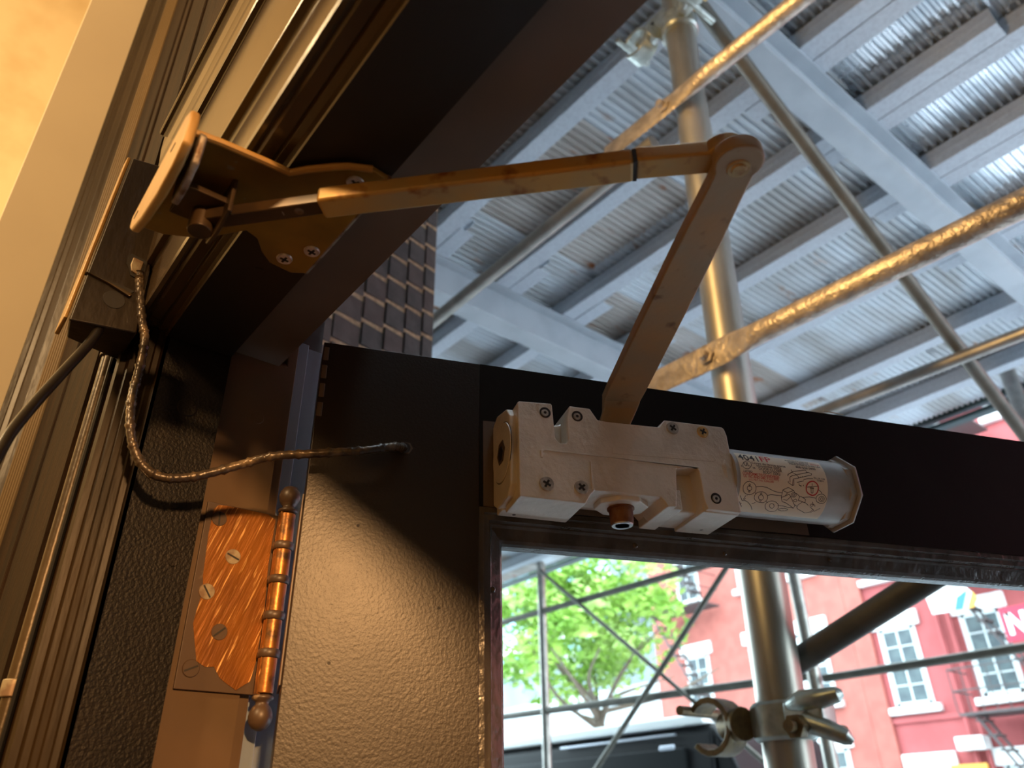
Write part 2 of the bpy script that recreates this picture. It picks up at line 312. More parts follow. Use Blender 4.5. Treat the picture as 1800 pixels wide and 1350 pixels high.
# ------------------------------------------------------------------ ground and street
MB().box((-45,.235,-1.95),(30,5.3,-1.78)).build('sidewalk_ground',M['concrete'],kind='structure')
MB().box((-45,5.3,-2.0),(30,15.5,-1.9)).build('street_ground',M['asphalt'],kind='structure')
MB().box((-45,15.5,-1.95),(30,40,-1.78)).build('far_sidewalk_ground',M['concrete'],kind='structure')

# ------------------------------------------------------------------ door leaf
D=Vector((.3673,.9301,0)); NN=Vector((.9301,-.3673,0)); P0=Vector((-.4713,.1992,0))
def DL(s,n,z): return P0+D*s+NN*n+Vector((0,0,z))
def T(s,z,n): return DL(s,n,z)           # prism helper: poly in (s,z), extruded in n
door=empty('door_1',DL(0,0,-1.74),kind='structure')
b=MB()
DW=.90; GT=.2035; GL=.1235; GR=.80; GB=-1.35
b.box((0,-.044,-1.74),(GL,0,.325),lambda s,n,z:DL(s,n,z)); 
b.build('hinge_stile',M['door'],door,bevel=.0005)
b=MB(); b.box((GR,-.044,-1.74),(DW,0,.325),lambda s,n,z:DL(s,n,z)); b.build('latch_stile',M['door_rail'],door,bevel=.002)
b=MB(); b.box((GL,-.044,GT),(GR,0,.3252),lambda s,n,z:DL(s,n,z)); b.build('top_rail',M['door_rail'],door,bevel=.0003)
b=MB(); b.box((GL,-.044,-1.74),(GR,0,GB),lambda s,n,z:DL(s,n,z)); b.build('bottom_rail',M['door_rail'],door)
# glazing stops (mitred stepped profile: inset, n)
gp=[(0,-.001),(.004,-.001),(.0048,-.0035),(.0085,-.0042),(.0095,-.0080),(.0105,-.0082),(.012,-.0105),(.0195,-.0145),(.0215,-.0170),(.0225,-.020),(.0225,-.030),(0,-.030)]
def gstop(axis,pos,a0,a1,sgn):
    b=MB(); n=len(gp); vs=[]
    for e,(end,es) in enumerate(((a0,1),(a1,-1))):
        for ins,nn in gp:
            if axis=='z': vs.append(DL(pos+sgn*ins,nn,end+es*ins))
            else: vs.append(DL(end+es*ins,nn,pos+sgn*ins))
    b.add(vs,[list(range(n)),[i+n for i in range(n)][::-1]]+[(i,i+n,(i+1)%n+n,(i+1)%n) for i in range(n)]); return b
gstop('z',GL,GB,GT,1).build('glazing_bead',M['stop'],door)
gstop('z',GR,GB,GT,-1).build('glazing_bead',M['stop'],door)
gstop('s',GT,GL,GR,-1).build('glazing_bead',M['stop'],door)
gstop('s',GB,GL,GR,1).build('glazing_bead',M['stop'],door)
for (s,z,r) in [(.2514,.1870,.0022),(.136,.1456,.0024),(.330,.1865,.0018),(.4300,.1885,.0016)]:
    MB().disc(DL(s,-.0106,z),NN,r,.0012,14,r*.6).build('bead_nail',M['stop'],door,smooth=True)
b=MB(); b.box((GL+.01,-.0245,GB+.01),(GR-.01,-.0205,GT-.01),lambda s,n,z:DL(s,n,z)); b.build('glass_pane',M['glass'],door)
# old paint patch behind the closer, cable hole, scuff
b=MB(); b.prism([(.1265,.2035),(.1262,.2735),(.150,.2745),(.155,.262),(.40,.262),(.4055,.2385),(.4060,.2042),(.30,.2038)],T,-.001,.0004); b.build('paint_patch',M['patch'],door)
b=MB(); b.disc(DL(.0665,-.004,.2432),NN,.0042,.0046,18); b.build('cable_hole',M['hole'],door)
b=MB(); b.prism([(.0668-.0055,.2432),(.0668-.003,.2478),(.0668+.0035,.2476),(.0668+.0058,.2435),(.0668+.003,.2388),(.0668-.003,.239)],T,-.001,.0003); b.build('chipped_hole_rim',M['patch'],door)
b=MB(); b.prism([(.452,.3272),(.474,.3262),(.474,.3268),(.452,.3279)],T,-.0005,.0002); b.build('paint_scratch',M['lblw'],door)
for (s,z) in [(.0375,.181),(.043,.240),(.0955,.128),(.0268,.0905)]:
    MB().disc(DL(s,-.0004,z),NN,.0011,.0006,8).build('paint_pit',M['hole'],door)
for i in range(4):
    b=MB(); b.box((.0005,-.0006,.309-.016*i),(.0045,.0008,.3205-.016*i),lambda s,n,z:DL(s,n,z)); b.build('edge_chip',M['patch'],door,bevel=.0006)

# ------------------------------------------------------------------ hinge
XH=XJ-.016
hinge=empty('butt_hinge',(XH,.20,.078),label='scraped brass butt hinge with ball finials on the brown door frame',cat='hinge')
b=MB(); b.prism([(.1532,.0785),(.2050,.0785),(.2052,.2030),(.1527,.2030)],lambda y,z,h:(XH+h,y,z),-.001,.0022)
leaf=b.build('leaf',M['hinge_paint'],hinge,bevel=.0004)
b=MB(); b.prism([(.1602,.2015),(.1680,.2022),(.1965,.2024),(.2028,.1994),(.2022,.1653),(.2042,.1298),(.2031,.0985),(.2012,.0868),(.1924,.0805),(.1840,.0850),(.1805,.0873),(.1758,.0936),(.1700,.0930),(.1640,.0960),(.1576,.1190),(.1586,.1300),(.1601,.1407),(.1583,.1500),(.1578,.1601),(.1568,.1791),(.1573,.1978)],lambda y,z,h:(XH+h,y,z),.0018,.0026)
b.build('scraped_brass_area',M['brass'],leaf,label='paint scraped off to scratched orange brass')
def slotscrew(name,c,nrm,r,slot,ms,parent,up=(0,0,1),h=.0006,cross=False):
    nrm=Vector(nrm).normalized(); u=Vector(up); a=nrm.cross(u).normalized(); v=a.cross(nrm)
    c=Vector(c); b=MB(); b.disc(c,nrm,r,h,24,r*.92); hd=b.build(name,ms,parent,smooth=True)
    def bar(ang,l,w):
        d=a*math.cos(ang)+v*math.sin(ang); q=MB(); q.bar(c+nrm*(h+.00005)-d*l,c+nrm*(h+.00005)+d*l,w,.0003,up=nrm); return q
    q=bar(slot,r*.82 if not cross else r*.55,r*.2 if not cross else r*.3)
    if cross: 
        q2=bar(slot+math.pi/2,r*.55,r*.3); q.add(q2.v,q2.f)
    q.build('slot',M['hole'],hd)
    return hd
for (y,z,s,mm) in [(.1622,.1917,1.5,'hinge_paint'),(.1762,.1668,.35,'hinge_screw'),(.1627,.1405,.95,'hinge_screw'),(.1755,.1156,2.4,'hinge_paint'),(.1615,.0913,2.7,'hinge_paint')]:
    slotscrew('screw',(XH+.0023,y,z),(1,0,0),.0056,s,M[mm],hinge)
HX,HY=-.5225,.2090
zs=[.2035,.1785,.1540,.1290,.1040,.0780]
for i in range(5):
    b=MB(); b.tube([(HX,HY,zs[i]-.0006),(HX,HY,zs[i+1]+.0006)],.0062,20); k=b.build('knuckle',M['knuckle'] if i not in () else M['hinge_paint'],hinge,bevel=.0007)
    if i<4:
        b=MB(); b.tube([(HX,HY,zs[i+1]+.0030),(HX,HY,zs[i+1]+.0022),(HX,HY,zs[i+1]-.0022),(HX,HY,zs[i+1]-.0030)],[.0064,.0074,.0074,.0064],20); b.build('bearing_ring',M['hinge_paint'],hinge,smooth=True,ang=60)
for z0,sg in ((.2037,1),(.0778,-1)):
    b=MB(); pr=[(.0060,0),(.0070,.001),(.0070,.0025),(.0045,.0038),(.0042,.0055),(.0060,.0075),(.0074,.0105),(.0078,.0135),(.0070,.0170),(.0048,.0200),(.0015,.0215)]
    b.tube([(HX,HY,z0+sg*h) for r_,h in pr],[r_ for r_,h in pr],20); b.build('ball_finial',M['hinge_paint'],hinge,smooth=True,ang=80)
b=MB(); b.box((HX-.002,HY-.006,.078),(HX+.003,HY-.0035,.2035)); b.build('leaf_wrap',M['brass'],hinge)
b=MB(); b.box((.0,-.0455,.078),(.0014,-.008,.2035),lambda s,n,z:DL(s-.0015,n,z)); b.build('door_leaf',M['hinge_paint'],hinge)

# ------------------------------------------------------------------ door closer
clo=empty('door_closer',DL(.14,0,.196),label='grey cast door closer with printed cylinder bolted to the black door',cat='door closer')
front=[(.1385,.1935),(.1385,.2655),(.1397,.2668),(.1640,.2682),(.1652,.2670),(.1664,.2400),(.1695,.2370),(.1745,.2370),(.1760,.2395),(.1765,.2585),(.1788,.2682),(.1950,.2682),(.2006,.2595),(.2080,.2590),(.2487,.2600),(.2510,.2602),(.2562,.2668),(.3060,.2672),(.3078,.2655),(.3092,.2600),(.3094,.2466),(.3100,.2420),(.3100,.1970),(.2822,.1975),(.2805,.2050),(.2796,.2292),(.2785,.2296),(.2612,.2272),(.2608,.2263),(.2570,.1968),(.2500,.1962),(.2450,.2032),(.1940,.2030),(.1900,.1985),(.1865,.1925)]
core=[(.1395,.1990),(.1395,.2640),(.1640,.2640),(.1680,.2575),(.1750,.2590),(.1790,.2620),(.1950,.2620),(.2006,.2560),(.2500,.2560),(.2560,.2620),(.3060,.2620),(.3085,.2560),(.3085,.1990),(.2530,.1990),(.2450,.2075),(.1960,.2075),(.1900,.1990)]
b=MB(); b.prism(front,T,.016,.050); body=b.build('cast_body',M['cast'],clo,bevel=.0011,seg=2)
b=MB(); b.prism(core,T,.0005,.036); b.build('body_core',M['cast'],clo,bevel=.0015)
b=MB(); b.prism([(.1365,.1968),(.1365,.2660),(.1395,.2720),(.160,.2725),(.160,.1960),(.1895,.1958),(.1935,.2000),(.1935,.208),(.160,.208)][:4]+[(.160,.208),(.1935,.208),(.1950,.2030),(.1900,.1960)],T,.0005,.013); b.build('mounting_foot',M['cast'],clo,bevel=.001)
for (x0,x1) in ((.2500,.2640),(.2805,.3105)):
    b=MB(); b.prism([(x0,.1965),(x0,.212),(x1,.212),(x1,.1965)],T,.0005,.046); b.build('foot_lug',M['cast'],clo,bevel=.001)
# raised ridge on the face
b=MB(); b.prism([(.1545,.2235),(.1545,.2292),(.1565,.2304),(.2770,.2304),(.2800,.2290),(.2800,.2262),(.2780,.2292),(.1575,.2292),(.1562,.2280),(.1562,.2235)],T,.0495,.0507); b.build('face_ridge',M['cast'],body,bevel=.0004)
b=MB(); b.prism([(.2100,.2330),(.2105,.2380),(.2920,.2400),(.2945,.2420),(.2960,.2380),(.2930,.2360)],T,.0495,.0503); b.build('face_ridge',M['cast'],body,bevel=.0004)
b=MB(); b.prism([(.1912,.2030),(.1918,.2250),(.1926,.2250),(.1935,.2030)],T,.0495,.0506); b.build('face_ridge',M['cast'],body,bevel=.0004)
# screws on face
for (s,z,r,mm,a) in [(.1581,.2040,.0055,'screw',.5),(.1838,.2040,.0054,'screw',.9),(.2621,.2604,.0052,'screw',.6),(.2879,.2605,.0049,'screw_gold',.4)]:
    slotscrew('screw',DL(s,.0500,z),NN,r,a,M[mm],clo,h=.0011,cross=True)
for (s,z) in [(.1594,.2599),(.1844,.2603),(.2904,.2064)]:
    b=MB(); b.disc(DL(s,.0496,z),NN,.0043,.0006,24); h=b.build('socket_recess',M['hole'],clo)
    b=MB(); b.disc(DL(s-.0003,.0498,z-.0004),NN,.0030,.0011,20,.0026); h2=b.build('regulating_screw',M['screw'],clo,smooth=True)
    b=MB(); b.disc(DL(s-.0003,.0506,z-.0004),NN,.0012,.0004,6); b.build('hex_socket',M['hole'],h2)
# big round plug on the left end
def TS(n,z,s): return DL(s,n,z)
b=MB(); b.prism([(.0005,.204),(.0005,.268),(.012,.2725),(.036,.2665),(.044,.258),(.044,.204),(.036,.198),(.010,.198)],TS,.1340,.1400); b.build('end_face',M['cast'],clo,bevel=.0012)
b=MB(); b.disc(DL(.1342,.025,.2360),-D,.0225,.0008,40,.0222); pl=b.build('end_plug',M['cast'],clo,smooth=True)
b=MB(); b.disc(DL(.1344,.025,.2360),-D,.0231,.0004,40); b.build('plug_groove',M['hole'],clo)
b=MB(); b.disc(DL(.1332,.025,.2360),-D,.0095,.0004,6); b.build('hex_recess',M['patch'],pl)
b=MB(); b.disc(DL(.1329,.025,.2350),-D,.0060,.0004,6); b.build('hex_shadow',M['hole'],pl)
# bottom studs under the left part
for s in (.1620,.1850):
    b=MB(); b.disc(DL(s,.0335,.1985),(0,0,-1),.0042,.0035,16,.0036); b.build('valve_stud',M['cast'],clo,smooth=True)
for s in (.1480,.2990):
    b=MB(); b.disc(DL(s,.006 if s<.2 else .010,.1969),(0,0,-1),.0014,.0004,12); b.build('pin_hole',M['hole'],clo)
# spindle hub plate + nut
b=MB(); c0=(.2225,.030)
pl8=[(c0[0]+.0205*math.cos(t)*(1.0 if abs(math.sin(t))<.8 else .95), c0[1]+.0175*math.sin(t)) for t in [R(22.5+45*i) for i in range(8)]]
def TH(s,n,z): return DL(s,n,z)
b.prism(pl8,TH,.1995,.2045); b.build('bottom_cap',M['cast'],clo,bevel=.001)
b=MB(); b.tube([DL(.2222,.030,z) for z in (.2005,.1985,.1980,.1880,.1870)],[.0100,.0100,.0088,.0084,.0078],28); nut=b.build('spindle',M['rust'],clo,smooth=True,ang=40)
b=MB(); b.tube([DL(.2222,.030,z) for z in (.1872,.1862,.1862,.1878)],[.0079,.0076,.0052,.0050],28,cap=False); b.build('spindle_rim',M['steel_rim'],nut,smooth=True,ang=50)
b=MB(); b.disc(DL(.2222,.030,.1872),(0,0,1),.0053,.0005,20); b.build('spindle_bore',M['patch'],nut)
b=MB(); b.disc(DL(.2222,.030,.2590),(0,0,1),.0140,.0035,28,.0125); b.build('top_collar',M['rust'],clo,smooth=True,ang=40)
b=MB(); b.tube([DL(.300,.022,.2315),DL(.3124,.0268,.2312)],[.0262,.0262],40); b.build('cylinder_collar',M['cast'],clo,smooth=True,ang=40)
CR=.0262; CN=.028; CZ=.231
b=MB(); b.tube([DL(s,CN,CZ) for s in (.3096,.4155)],CR-.0002,56); cyl=b.build('spring_cylinder',M['castplain'],clo,smooth=True,ang=40)
def oct_(r): return [(CN+r*math.cos(R(22.5+45*i)),CZ+r*math.sin(R(22.5+45*i))) for i in range(8)]
b=MB(); b.prism(oct_(.0312),TS,.4165,.4185); b.build('octagonal_end_plate',M['castplain'],clo,bevel=.0005)
b=MB(); b.prism(oct_(.0278),TS,.4105,.4166); b.build('end_nut',M['castplain'],clo,bevel=.0008)
# label wrapped round the cylinder
def CY(s,phi,r): return DL(s,CN+r*math.cos(R(phi)),CZ+r*math.sin(R(phi)))
b=MB(); NPH=44; p0,p1=36,-79
for j in range(NPH+1):
    ph=p0+(p1-p0)*j/NPH; b.v+= [CY(.3126,ph,CR),CY(.3898,ph,CR)]
for j in range(NPH): b.f.append([2*j,2*j+1,2*j+3,2*j+2]); b.m.append(0)
lab=b.build('label',M['lblw'],cyl,smooth=True,ang=80)
lab['label']='off-white printed label wrapped round the cylinder'
def ring(lines,name,m,w=.00022,r=CR+.00012):
    b=MB()
    for l in lines:
        pts=[(a*1e-4,R(p)) for a,p in l]
        for (s0,f0),(s1,f1) in zip(pts,pts[1:]):
            dx=s1-s0; dy=(f1-f0)*CR; L_=math.hypot(dx,dy)
            if L_<1e-6: continue
            nx,ny=-dy/L_*w,dx/L_*w
            q=[(s0+nx,f0+ny/CR),(s1+nx,f1+ny/CR),(s1-nx,f1-ny/CR),(s0-nx,f0-ny/CR)]
            b.add([CY(a,math.degrees(f),r) for a,f in q],[(0,1,2,3)])
    return b.build(name,m,lab)
LBL= [[(3234,9),(3229,7),(3221,5),(3211,3),(3199,1),(3187,1),(3176,1),(3166,2),(3159,3),(3156,5),(3157,7),(3162,10),(3171,12),(3182,14),(3195,16),(3208,17),(3220,17),(3228,16),(3234,14),(3236,12),(3234,9)],[(3260,-30),(3260,-33),(3255,-37),(3245,-39),(3232,-41),(3215,-42),(3197,-42),(3180,-41),(3165,-39),(3154,-36),(3149,-32),(3149,-29),(3156,-26),(3167,-23),(3182,-21),(3200,-20),(3217,-21),(3233,-22),(3247,-24),(3256,-27),(3260,-30)],[(3224,-31),(3224,-32),(3222,-33),(3218,-34),(3213,-35),(3207,-35),(3201,-35),(3195,-34),(3190,-34),(3187,-33),(3185,-32),(3185,-30),(3187,-29),(3191,-28),(3196,-28),(3202,-28),(3208,-28),(3214,-28),(3219,-29),(3222,-30),(3224,-31)],[(3210,-26),(3210,-26),(3209,-26),(3207,-27),(3205,-27),(3203,-27),(3201,-27),(3199,-27),(3197,-27),(3196,-26),(3196,-26),(3196,-26),(3197,-25),(3198,-25),(3200,-25),(3202,-24),(3204,-24),(3206,-25),(3208,-25),(3209,-25),(3210,-26)],[(3214,-36),(3214,-37),(3213,-37),(3212,-38),(3210,-38),(3208,-38),(3206,-38),(3204,-38),(3202,-38),(3201,-37),(3200,-37),(3200,-36),(3201,-36),(3202,-36),(3204,-36),(3206,-36),(3208,-36),(3210,-36),(3212,-36),(3213,-36),(3214,-36)],[(3375,-43),(3376,-46),(3373,-49),(3364,-52),(3351,-54),(3334,-54),(3316,-54),(3297,-53),(3281,-51),(3268,-49),(3261,-46),(3260,-42),(3265,-40),(3275,-37),(3290,-36),(3307,-35),(3325,-35),(3342,-36),(3357,-38),(3368,-40),(3375,-43)],[(3339,-44),(3340,-46),(3339,-47),(3336,-48),(3331,-49),(3325,-49),(3318,-49),(3311,-48),(3305,-48),(3300,-46),(3297,-45),(3296,-44),(3298,-42),(3301,-41),(3306,-41),(3313,-40),(3319,-40),(3326,-41),(3332,-42),(3336,-43),(3339,-44)],[(3319,-38),(3319,-39),(3319,-39),(3318,-40),(3316,-40),(3314,-40),(3311,-40),(3309,-40),(3307,-40),(3306,-39),(3305,-39),(3305,-38),(3306,-38),(3307,-38),(3309,-37),(3311,-37),(3313,-37),(3315,-38),(3317,-38),(3318,-38),(3319,-38)],[(3329,-50),(3330,-50),(3329,-51),(3328,-51),(3326,-51),(3324,-52),(3322,-52),(3320,-51),(3318,-51),(3316,-51),(3316,-50),(3315,-50),(3316,-50),(3317,-49),(3318,-49),(3320,-49),(3323,-49),(3325,-49),(3327,-49),(3328,-50),(3329,-50)],[(3494,-58),(3498,-61),(3497,-64),(3491,-68),(3480,-70),(3464,-71),(3445,-71),(3425,-69),(3406,-67),(3391,-64),(3381,-60),(3376,-57),(3379,-54),(3388,-52),(3401,-50),(3418,-49),(3436,-49),(3455,-50),(3471,-52),(3484,-54),(3494,-58)],[(3455,-58),(3457,-59),(3457,-61),(3455,-62),(3451,-63),(3445,-63),(3439,-63),(3432,-62),(3425,-61),(3420,-60),(3416,-59),(3414,-57),(3414,-56),(3417,-55),(3421,-54),(3426,-54),(3433,-54),(3439,-54),(3446,-55),(3451,-56),(3455,-58)],[(3587,-62),(3587,-63),(3583,-64),(3576,-65),(3565,-66),(3553,-66),(3541,-67),(3529,-66),(3518,-66),(3511,-65),(3507,-65),(3506,-64),(3510,-63),(3518,-62),(3528,-61),(3540,-61),(3553,-60),(3565,-61),(3575,-61),(3583,-62),(3587,-62)],[(3889,-35),(3890,-38),(3886,-40),(3879,-42),(3868,-44),(3854,-44),(3840,-44),(3825,-43),(3813,-42),(3804,-40),(3798,-37),(3798,-34),(3803,-32),(3812,-30),(3824,-29),(3838,-28),(3852,-28),(3865,-29),(3877,-31),(3885,-33),(3889,-35)],[(3873,-36),(3873,-37),(3871,-39),(3867,-40),(3861,-41),(3853,-41),(3845,-41),(3838,-40),(3831,-40),(3826,-38),(3823,-37),(3823,-35),(3825,-34),(3830,-33),(3836,-32),(3844,-32),(3851,-32),(3859,-32),(3865,-33),(3870,-34),(3873,-36)],[(3861,-36),(3861,-37),(3860,-38),(3858,-38),(3856,-39),(3852,-39),(3848,-39),(3845,-38),(3842,-38),(3839,-37),(3838,-37),(3838,-36),(3839,-35),(3841,-35),(3844,-34),(3847,-34),(3851,-34),(3855,-35),(3858,-35),(3860,-36),(3861,-36)],[(3259,-28),(3303,-26),(3353,-27),(3406,-31),(3451,-33),(3494,-33)],[(3370,-40),(3397,-38),(3434,-38),(3492,-38)],[(3258,-38),(3267,-39)],[(3372,-51),(3388,-53)],[(3483,-56),(3527,-56),(3582,-58),(3620,-58)],[(3678,-37),(3739,-35),(3797,-36)],[(3186,-44),(3175,-52)],[(3149,-56),(3187,-66),(3196,-43)],[(3138,-45),(3170,-54),(3191,-53)],[(3167,-62),(3190,-49)],[(3191,-53),(3224,-56),(3260,-62),(3291,-71)],[(3260,-58),(3286,-55)],[(3492,-31),(3494,-28),(3540,-23),(3589,-27),(3602,-31),(3621,-32),(3650,-36),(3665,-36),(3707,-40),(3708,-46),(3675,-44)],[(3492,-31),(3491,-41),(3508,-48),(3548,-50),(3617,-57),(3628,-59),(3630,-54),(3628,-51)],[(3495,-29),(3537,-32),(3589,-27)],[(3537,-32),(3521,-38),(3491,-41)],[(3521,-38),(3553,-34),(3571,-38),(3545,-45),(3514,-44)],[(3617,-34),(3617,-35),(3615,-36),(3610,-37),(3604,-38),(3597,-38),(3590,-38),(3583,-38),(3577,-37),(3573,-36),(3571,-35),(3571,-34),(3573,-33),(3578,-32),(3584,-31),(3591,-31),(3598,-31),(3605,-31),(3611,-32),(3615,-33),(3617,-34)],[(3604,-34),(3604,-35),(3603,-35),(3601,-36),(3598,-36),(3595,-36),(3592,-36),(3589,-36),(3587,-36),(3585,-35),(3584,-35),(3584,-34),(3585,-34),(3587,-33),(3590,-33),(3593,-33),(3596,-33),(3599,-33),(3601,-33),(3603,-34),(3604,-34)],[(3634,-43),(3634,-44),(3633,-45),(3630,-45),(3627,-46),(3623,-46),(3618,-46),(3614,-46),(3610,-45),(3607,-45),(3605,-44),(3605,-43),(3606,-43),(3608,-42),(3612,-42),(3616,-41),(3621,-41),(3625,-42),(3629,-42),(3632,-43),(3634,-43)],[(3594,-44),(3621,-51),(3651,-54)],[(3654,-56),(3656,-51),(3684,-45),(3715,-46),(3803,-57),(3786,-63),(3748,-66),(3668,-59),(3654,-56)],[(3786,-63),(3803,-57),(3815,-59),(3795,-64)],[(3819,-61),(3861,-53)],[(3650,-36),(3644,-43),(3675,-44)],[(3571,-38),(3594,-44)],[(3544,-1),(3540,-15),(3558,-17),(3576,-19)],[(3544,-1),(3600,6),(3722,12),(3727,6)],[(3559,-5),(3584,-2),(3739,8),(3768,6),(3760,3),(3586,-8),(3576,-19),(3590,-18),(3592,-9)],[(3559,-5),(3556,-14)],[(3586,9),(3591,4),(3611,2),(3638,-3)],[(3638,-3),(3635,-17),(3657,-19)],[(3658,-2),(3653,-19)],[(3674,-1),(3675,-18)],[(3679,-7),(3723,-4),(3769,-3)],[(3617,-13),(3682,-9)],[(3809,-21),(3832,-24),(3845,-27)],[(3788,-48),(3789,-49),(3788,-50),(3786,-50),(3783,-51),(3779,-51),(3775,-51),(3771,-51),(3767,-50),(3764,-50),(3762,-49),(3762,-48),(3763,-48),(3765,-47),(3768,-47),(3772,-47),(3776,-47),(3780,-47),(3784,-47),(3786,-48),(3788,-48)],[(3774,-43),(3784,-47),(3800,-48),(3809,-51)],[(3708,-19),(3810,-15)],[(3755,-12),(3753,-16)],[(3738,-19),(3738,-21),(3768,-20),(3768,-19),(3738,-19)],[(3744,-21),(3747,-28),(3763,-28),(3761,-20)]]
LRED= [[(3810,-19),(3807,-22),(3801,-26),(3790,-29),(3776,-31),(3759,-32),(3742,-31),(3726,-30),(3712,-28),(3703,-25),(3700,-21),(3702,-18),(3711,-14),(3724,-11),(3741,-9),(3758,-8),(3775,-8),(3790,-10),(3801,-12),(3808,-15),(3810,-19)]]

ring(LBL,'line_drawing',M['lblk'])
ring(LRED,'red_circle',M['lblr'],.0005)
def ltext(txt,s0,phi,size,m,width=None,bold=0,name='printed_line'):
    cu=bpy.data.curves.new('t','FONT'); cu.body=txt; cu.size=size; cu.offset=bold; cu.fill_mode='BOTH'; cu.resolution_u=5
    ob=bpy.data.objects.new('t',cu); C.objects.link(ob)
    dg=bpy.context.evaluated_depsgraph_get(); me=bpy.data.meshes.new_from_object(ob.evaluated_get(dg)); bpy.data.objects.remove(ob)
    xs=[v.co.x for v in me.vertices]; wd=max(xs)-min(xs); kx=width/wd if width else 1; x0=min(xs)
    off=wloc(lab)
    for v in me.vertices:
        s=s0+(v.co.x-x0)*kx; f=phi+math.degrees(v.co.y/CR); v.co=CY(s,f,CR+.0002)-off
    me.materials.clear(); me.materials.append(m); me.name=name
    o=bpy.data.objects.new(name,me); C.objects.link(o); o.parent=lab; return o
ltext('4041',.3142,18.5,.0090,M['lblk'],.0175,.00008,'model_number')
ltext('FP',.3338,19.5,.0088,M['lblr'],.0095,.00010,'model_letters')
ltext('Corps de ferme-porte',.3242,12.2,.0026,M['lblk'],.0300,.00003)
ltext('homologué 320Q',.3280,7.3,.0027,M['lblk'],.0215,.00003)
ltext('DOOR CLOSER',.3292,1.6,.0031,M['lblk'],.0205,.00003)
ltext('BODY 320Q',.3325,-4.0,.0031,M['lblk'],.0150,.00003)
ltext('CONFORMS TO STANDARDS',.3143,-9.6,.0029,M['lblr'],.0318,.00004)
ltext('UL 10C AND UBC 7-2 (1997)',.3150,-14.0,.0027,M['lblr'],.0305,.00004)
ltext('U.S. PAT. No. 5,846,080',.3195,-18.3,.0022,M['lblr'],.0215)
ltext('UL',.3170,6.2,.0048,M['lblk'],.0048,.00008)
ltext('c',.3139,3.5,.0030,M['lblk'],None,.00005)
ltext('us',.3240,2.8,.0026,M['lblk'],None,.00005)
ltext('LISTED',.3155,-5.0,.0020,M['lblk'],.0075,.00003)
ltext('MANUFACTURED BY',.3572,29.0,.0021,M['lblk'],.0215,.00003)
ltext('INGERSOLL RAND LLC',.3590,24.6,.0021,M['lblk'],.0190,.00003)
ltext('MADE IN USA',.3800,25.6,.0021,M['lblr'],.0080,.00003)
ltext('PRINCETON, IL 61356 USA',.3595,20.6,.0021,M['lblk'],.0285,.00003)
ltext('800-526-2400',.3640,14.2,.0027,M['lblk'],.0180,.00003)
ltext('En ce cas',.3778,-3.0,.0022,M['lblk'],.0100,.00002)
ltext('THEN',.3800,-7.2,.0020,M['lblk'],.0060,.00002)

# ------------------------------------------------------------------ closer arm
arm=empty('closer_arm',DL(.222,.03,.262),label='jointed gold-brown closer arm linking closer body to head bracket',cat='closer arm')
E0=Vector((-.1405,.2630,0)); A0=DL(.2265,.038,0); A0.z=0
du=(E0-A0).normalized(); dv=Vector((-du.y,du.x,0))
ZB,ZT=.2820,.2905
# flat main arm outline: straight taper, waist, round eye
out_=[]
L0=(E0-A0).length
left=[(0,.0142),(.02,.0145),(.10,.0137),(L0-.060,.0120),(L0-.030,.0108),(L0-.014,.0102)]
out_+= [A0+du*a+dv*w for a,w in left]
for i in range(0,17):
    t=R(125-250*i/16); out_.append(E0+du*(.0124*math.cos(t))+dv*(.0124*math.sin(t)))
out_+= [A0+du*a-dv*w for a,w in left[::-1]]
b=MB(); n=len(out_); b.add([(p.x,p.y,ZB) for p in out_]+[(p.x,p.y,ZT) for p in out_],[list(range(n))[::-1],[i+n for i in range(n)]]+[(i,(i+1)%n,(i+1)%n+n,i+n) for i in range(n)])
# neck down to the spindle
B0=DL(.2222,.0275,0)
def q4(c,z,wa,wb):
    return [Vector((c.x,c.y,z))+du*i*wa+dv*j*wb for i,j in ((-1,-1),(1,-1),(1,1),(-1,1))]
nk=[]
for c,z,wa,wb in ((B0,.2585,.0055,.0125),(B0,.2640,.0055,.0122),(A0-du*.004,.2790,.0050,.0132),(A0+du*.0015,ZB,.0045,.0142),(A0+du*.004,ZT,.0040,.0140)):
    nk.append(q4(c,z,wa,wb))
vs=[v for q in nk for v in q]; fs=[(0,1,2,3),tuple(range(16,20))[::-1]]
for i in range(4):
    for k in range(4): fs.append((i*4+k,i*4+(k+1)%4,(i+1)*4+(k+1)%4,(i+1)*4+k))
b.add(vs,fs)
ma=b.build('main_arm',M['arm_dark'],arm,bevel=.0012,seg=3)
b=MB(); b.disc((E0.x-.002,E0.y+.002,ZB),(0,0,-1),.0060,.0006,28,.0056); pv=b.build('elbow_washer',M['arm'],arm,smooth=True,ang=50)
b=MB(); b.disc((E0.x-.002,E0.y+.002,ZB-.0005),(0,0,-1),.0040,.0010,28,.0034); b.build('elbow_pin',M['arm'],arm,smooth=True,ang=50)
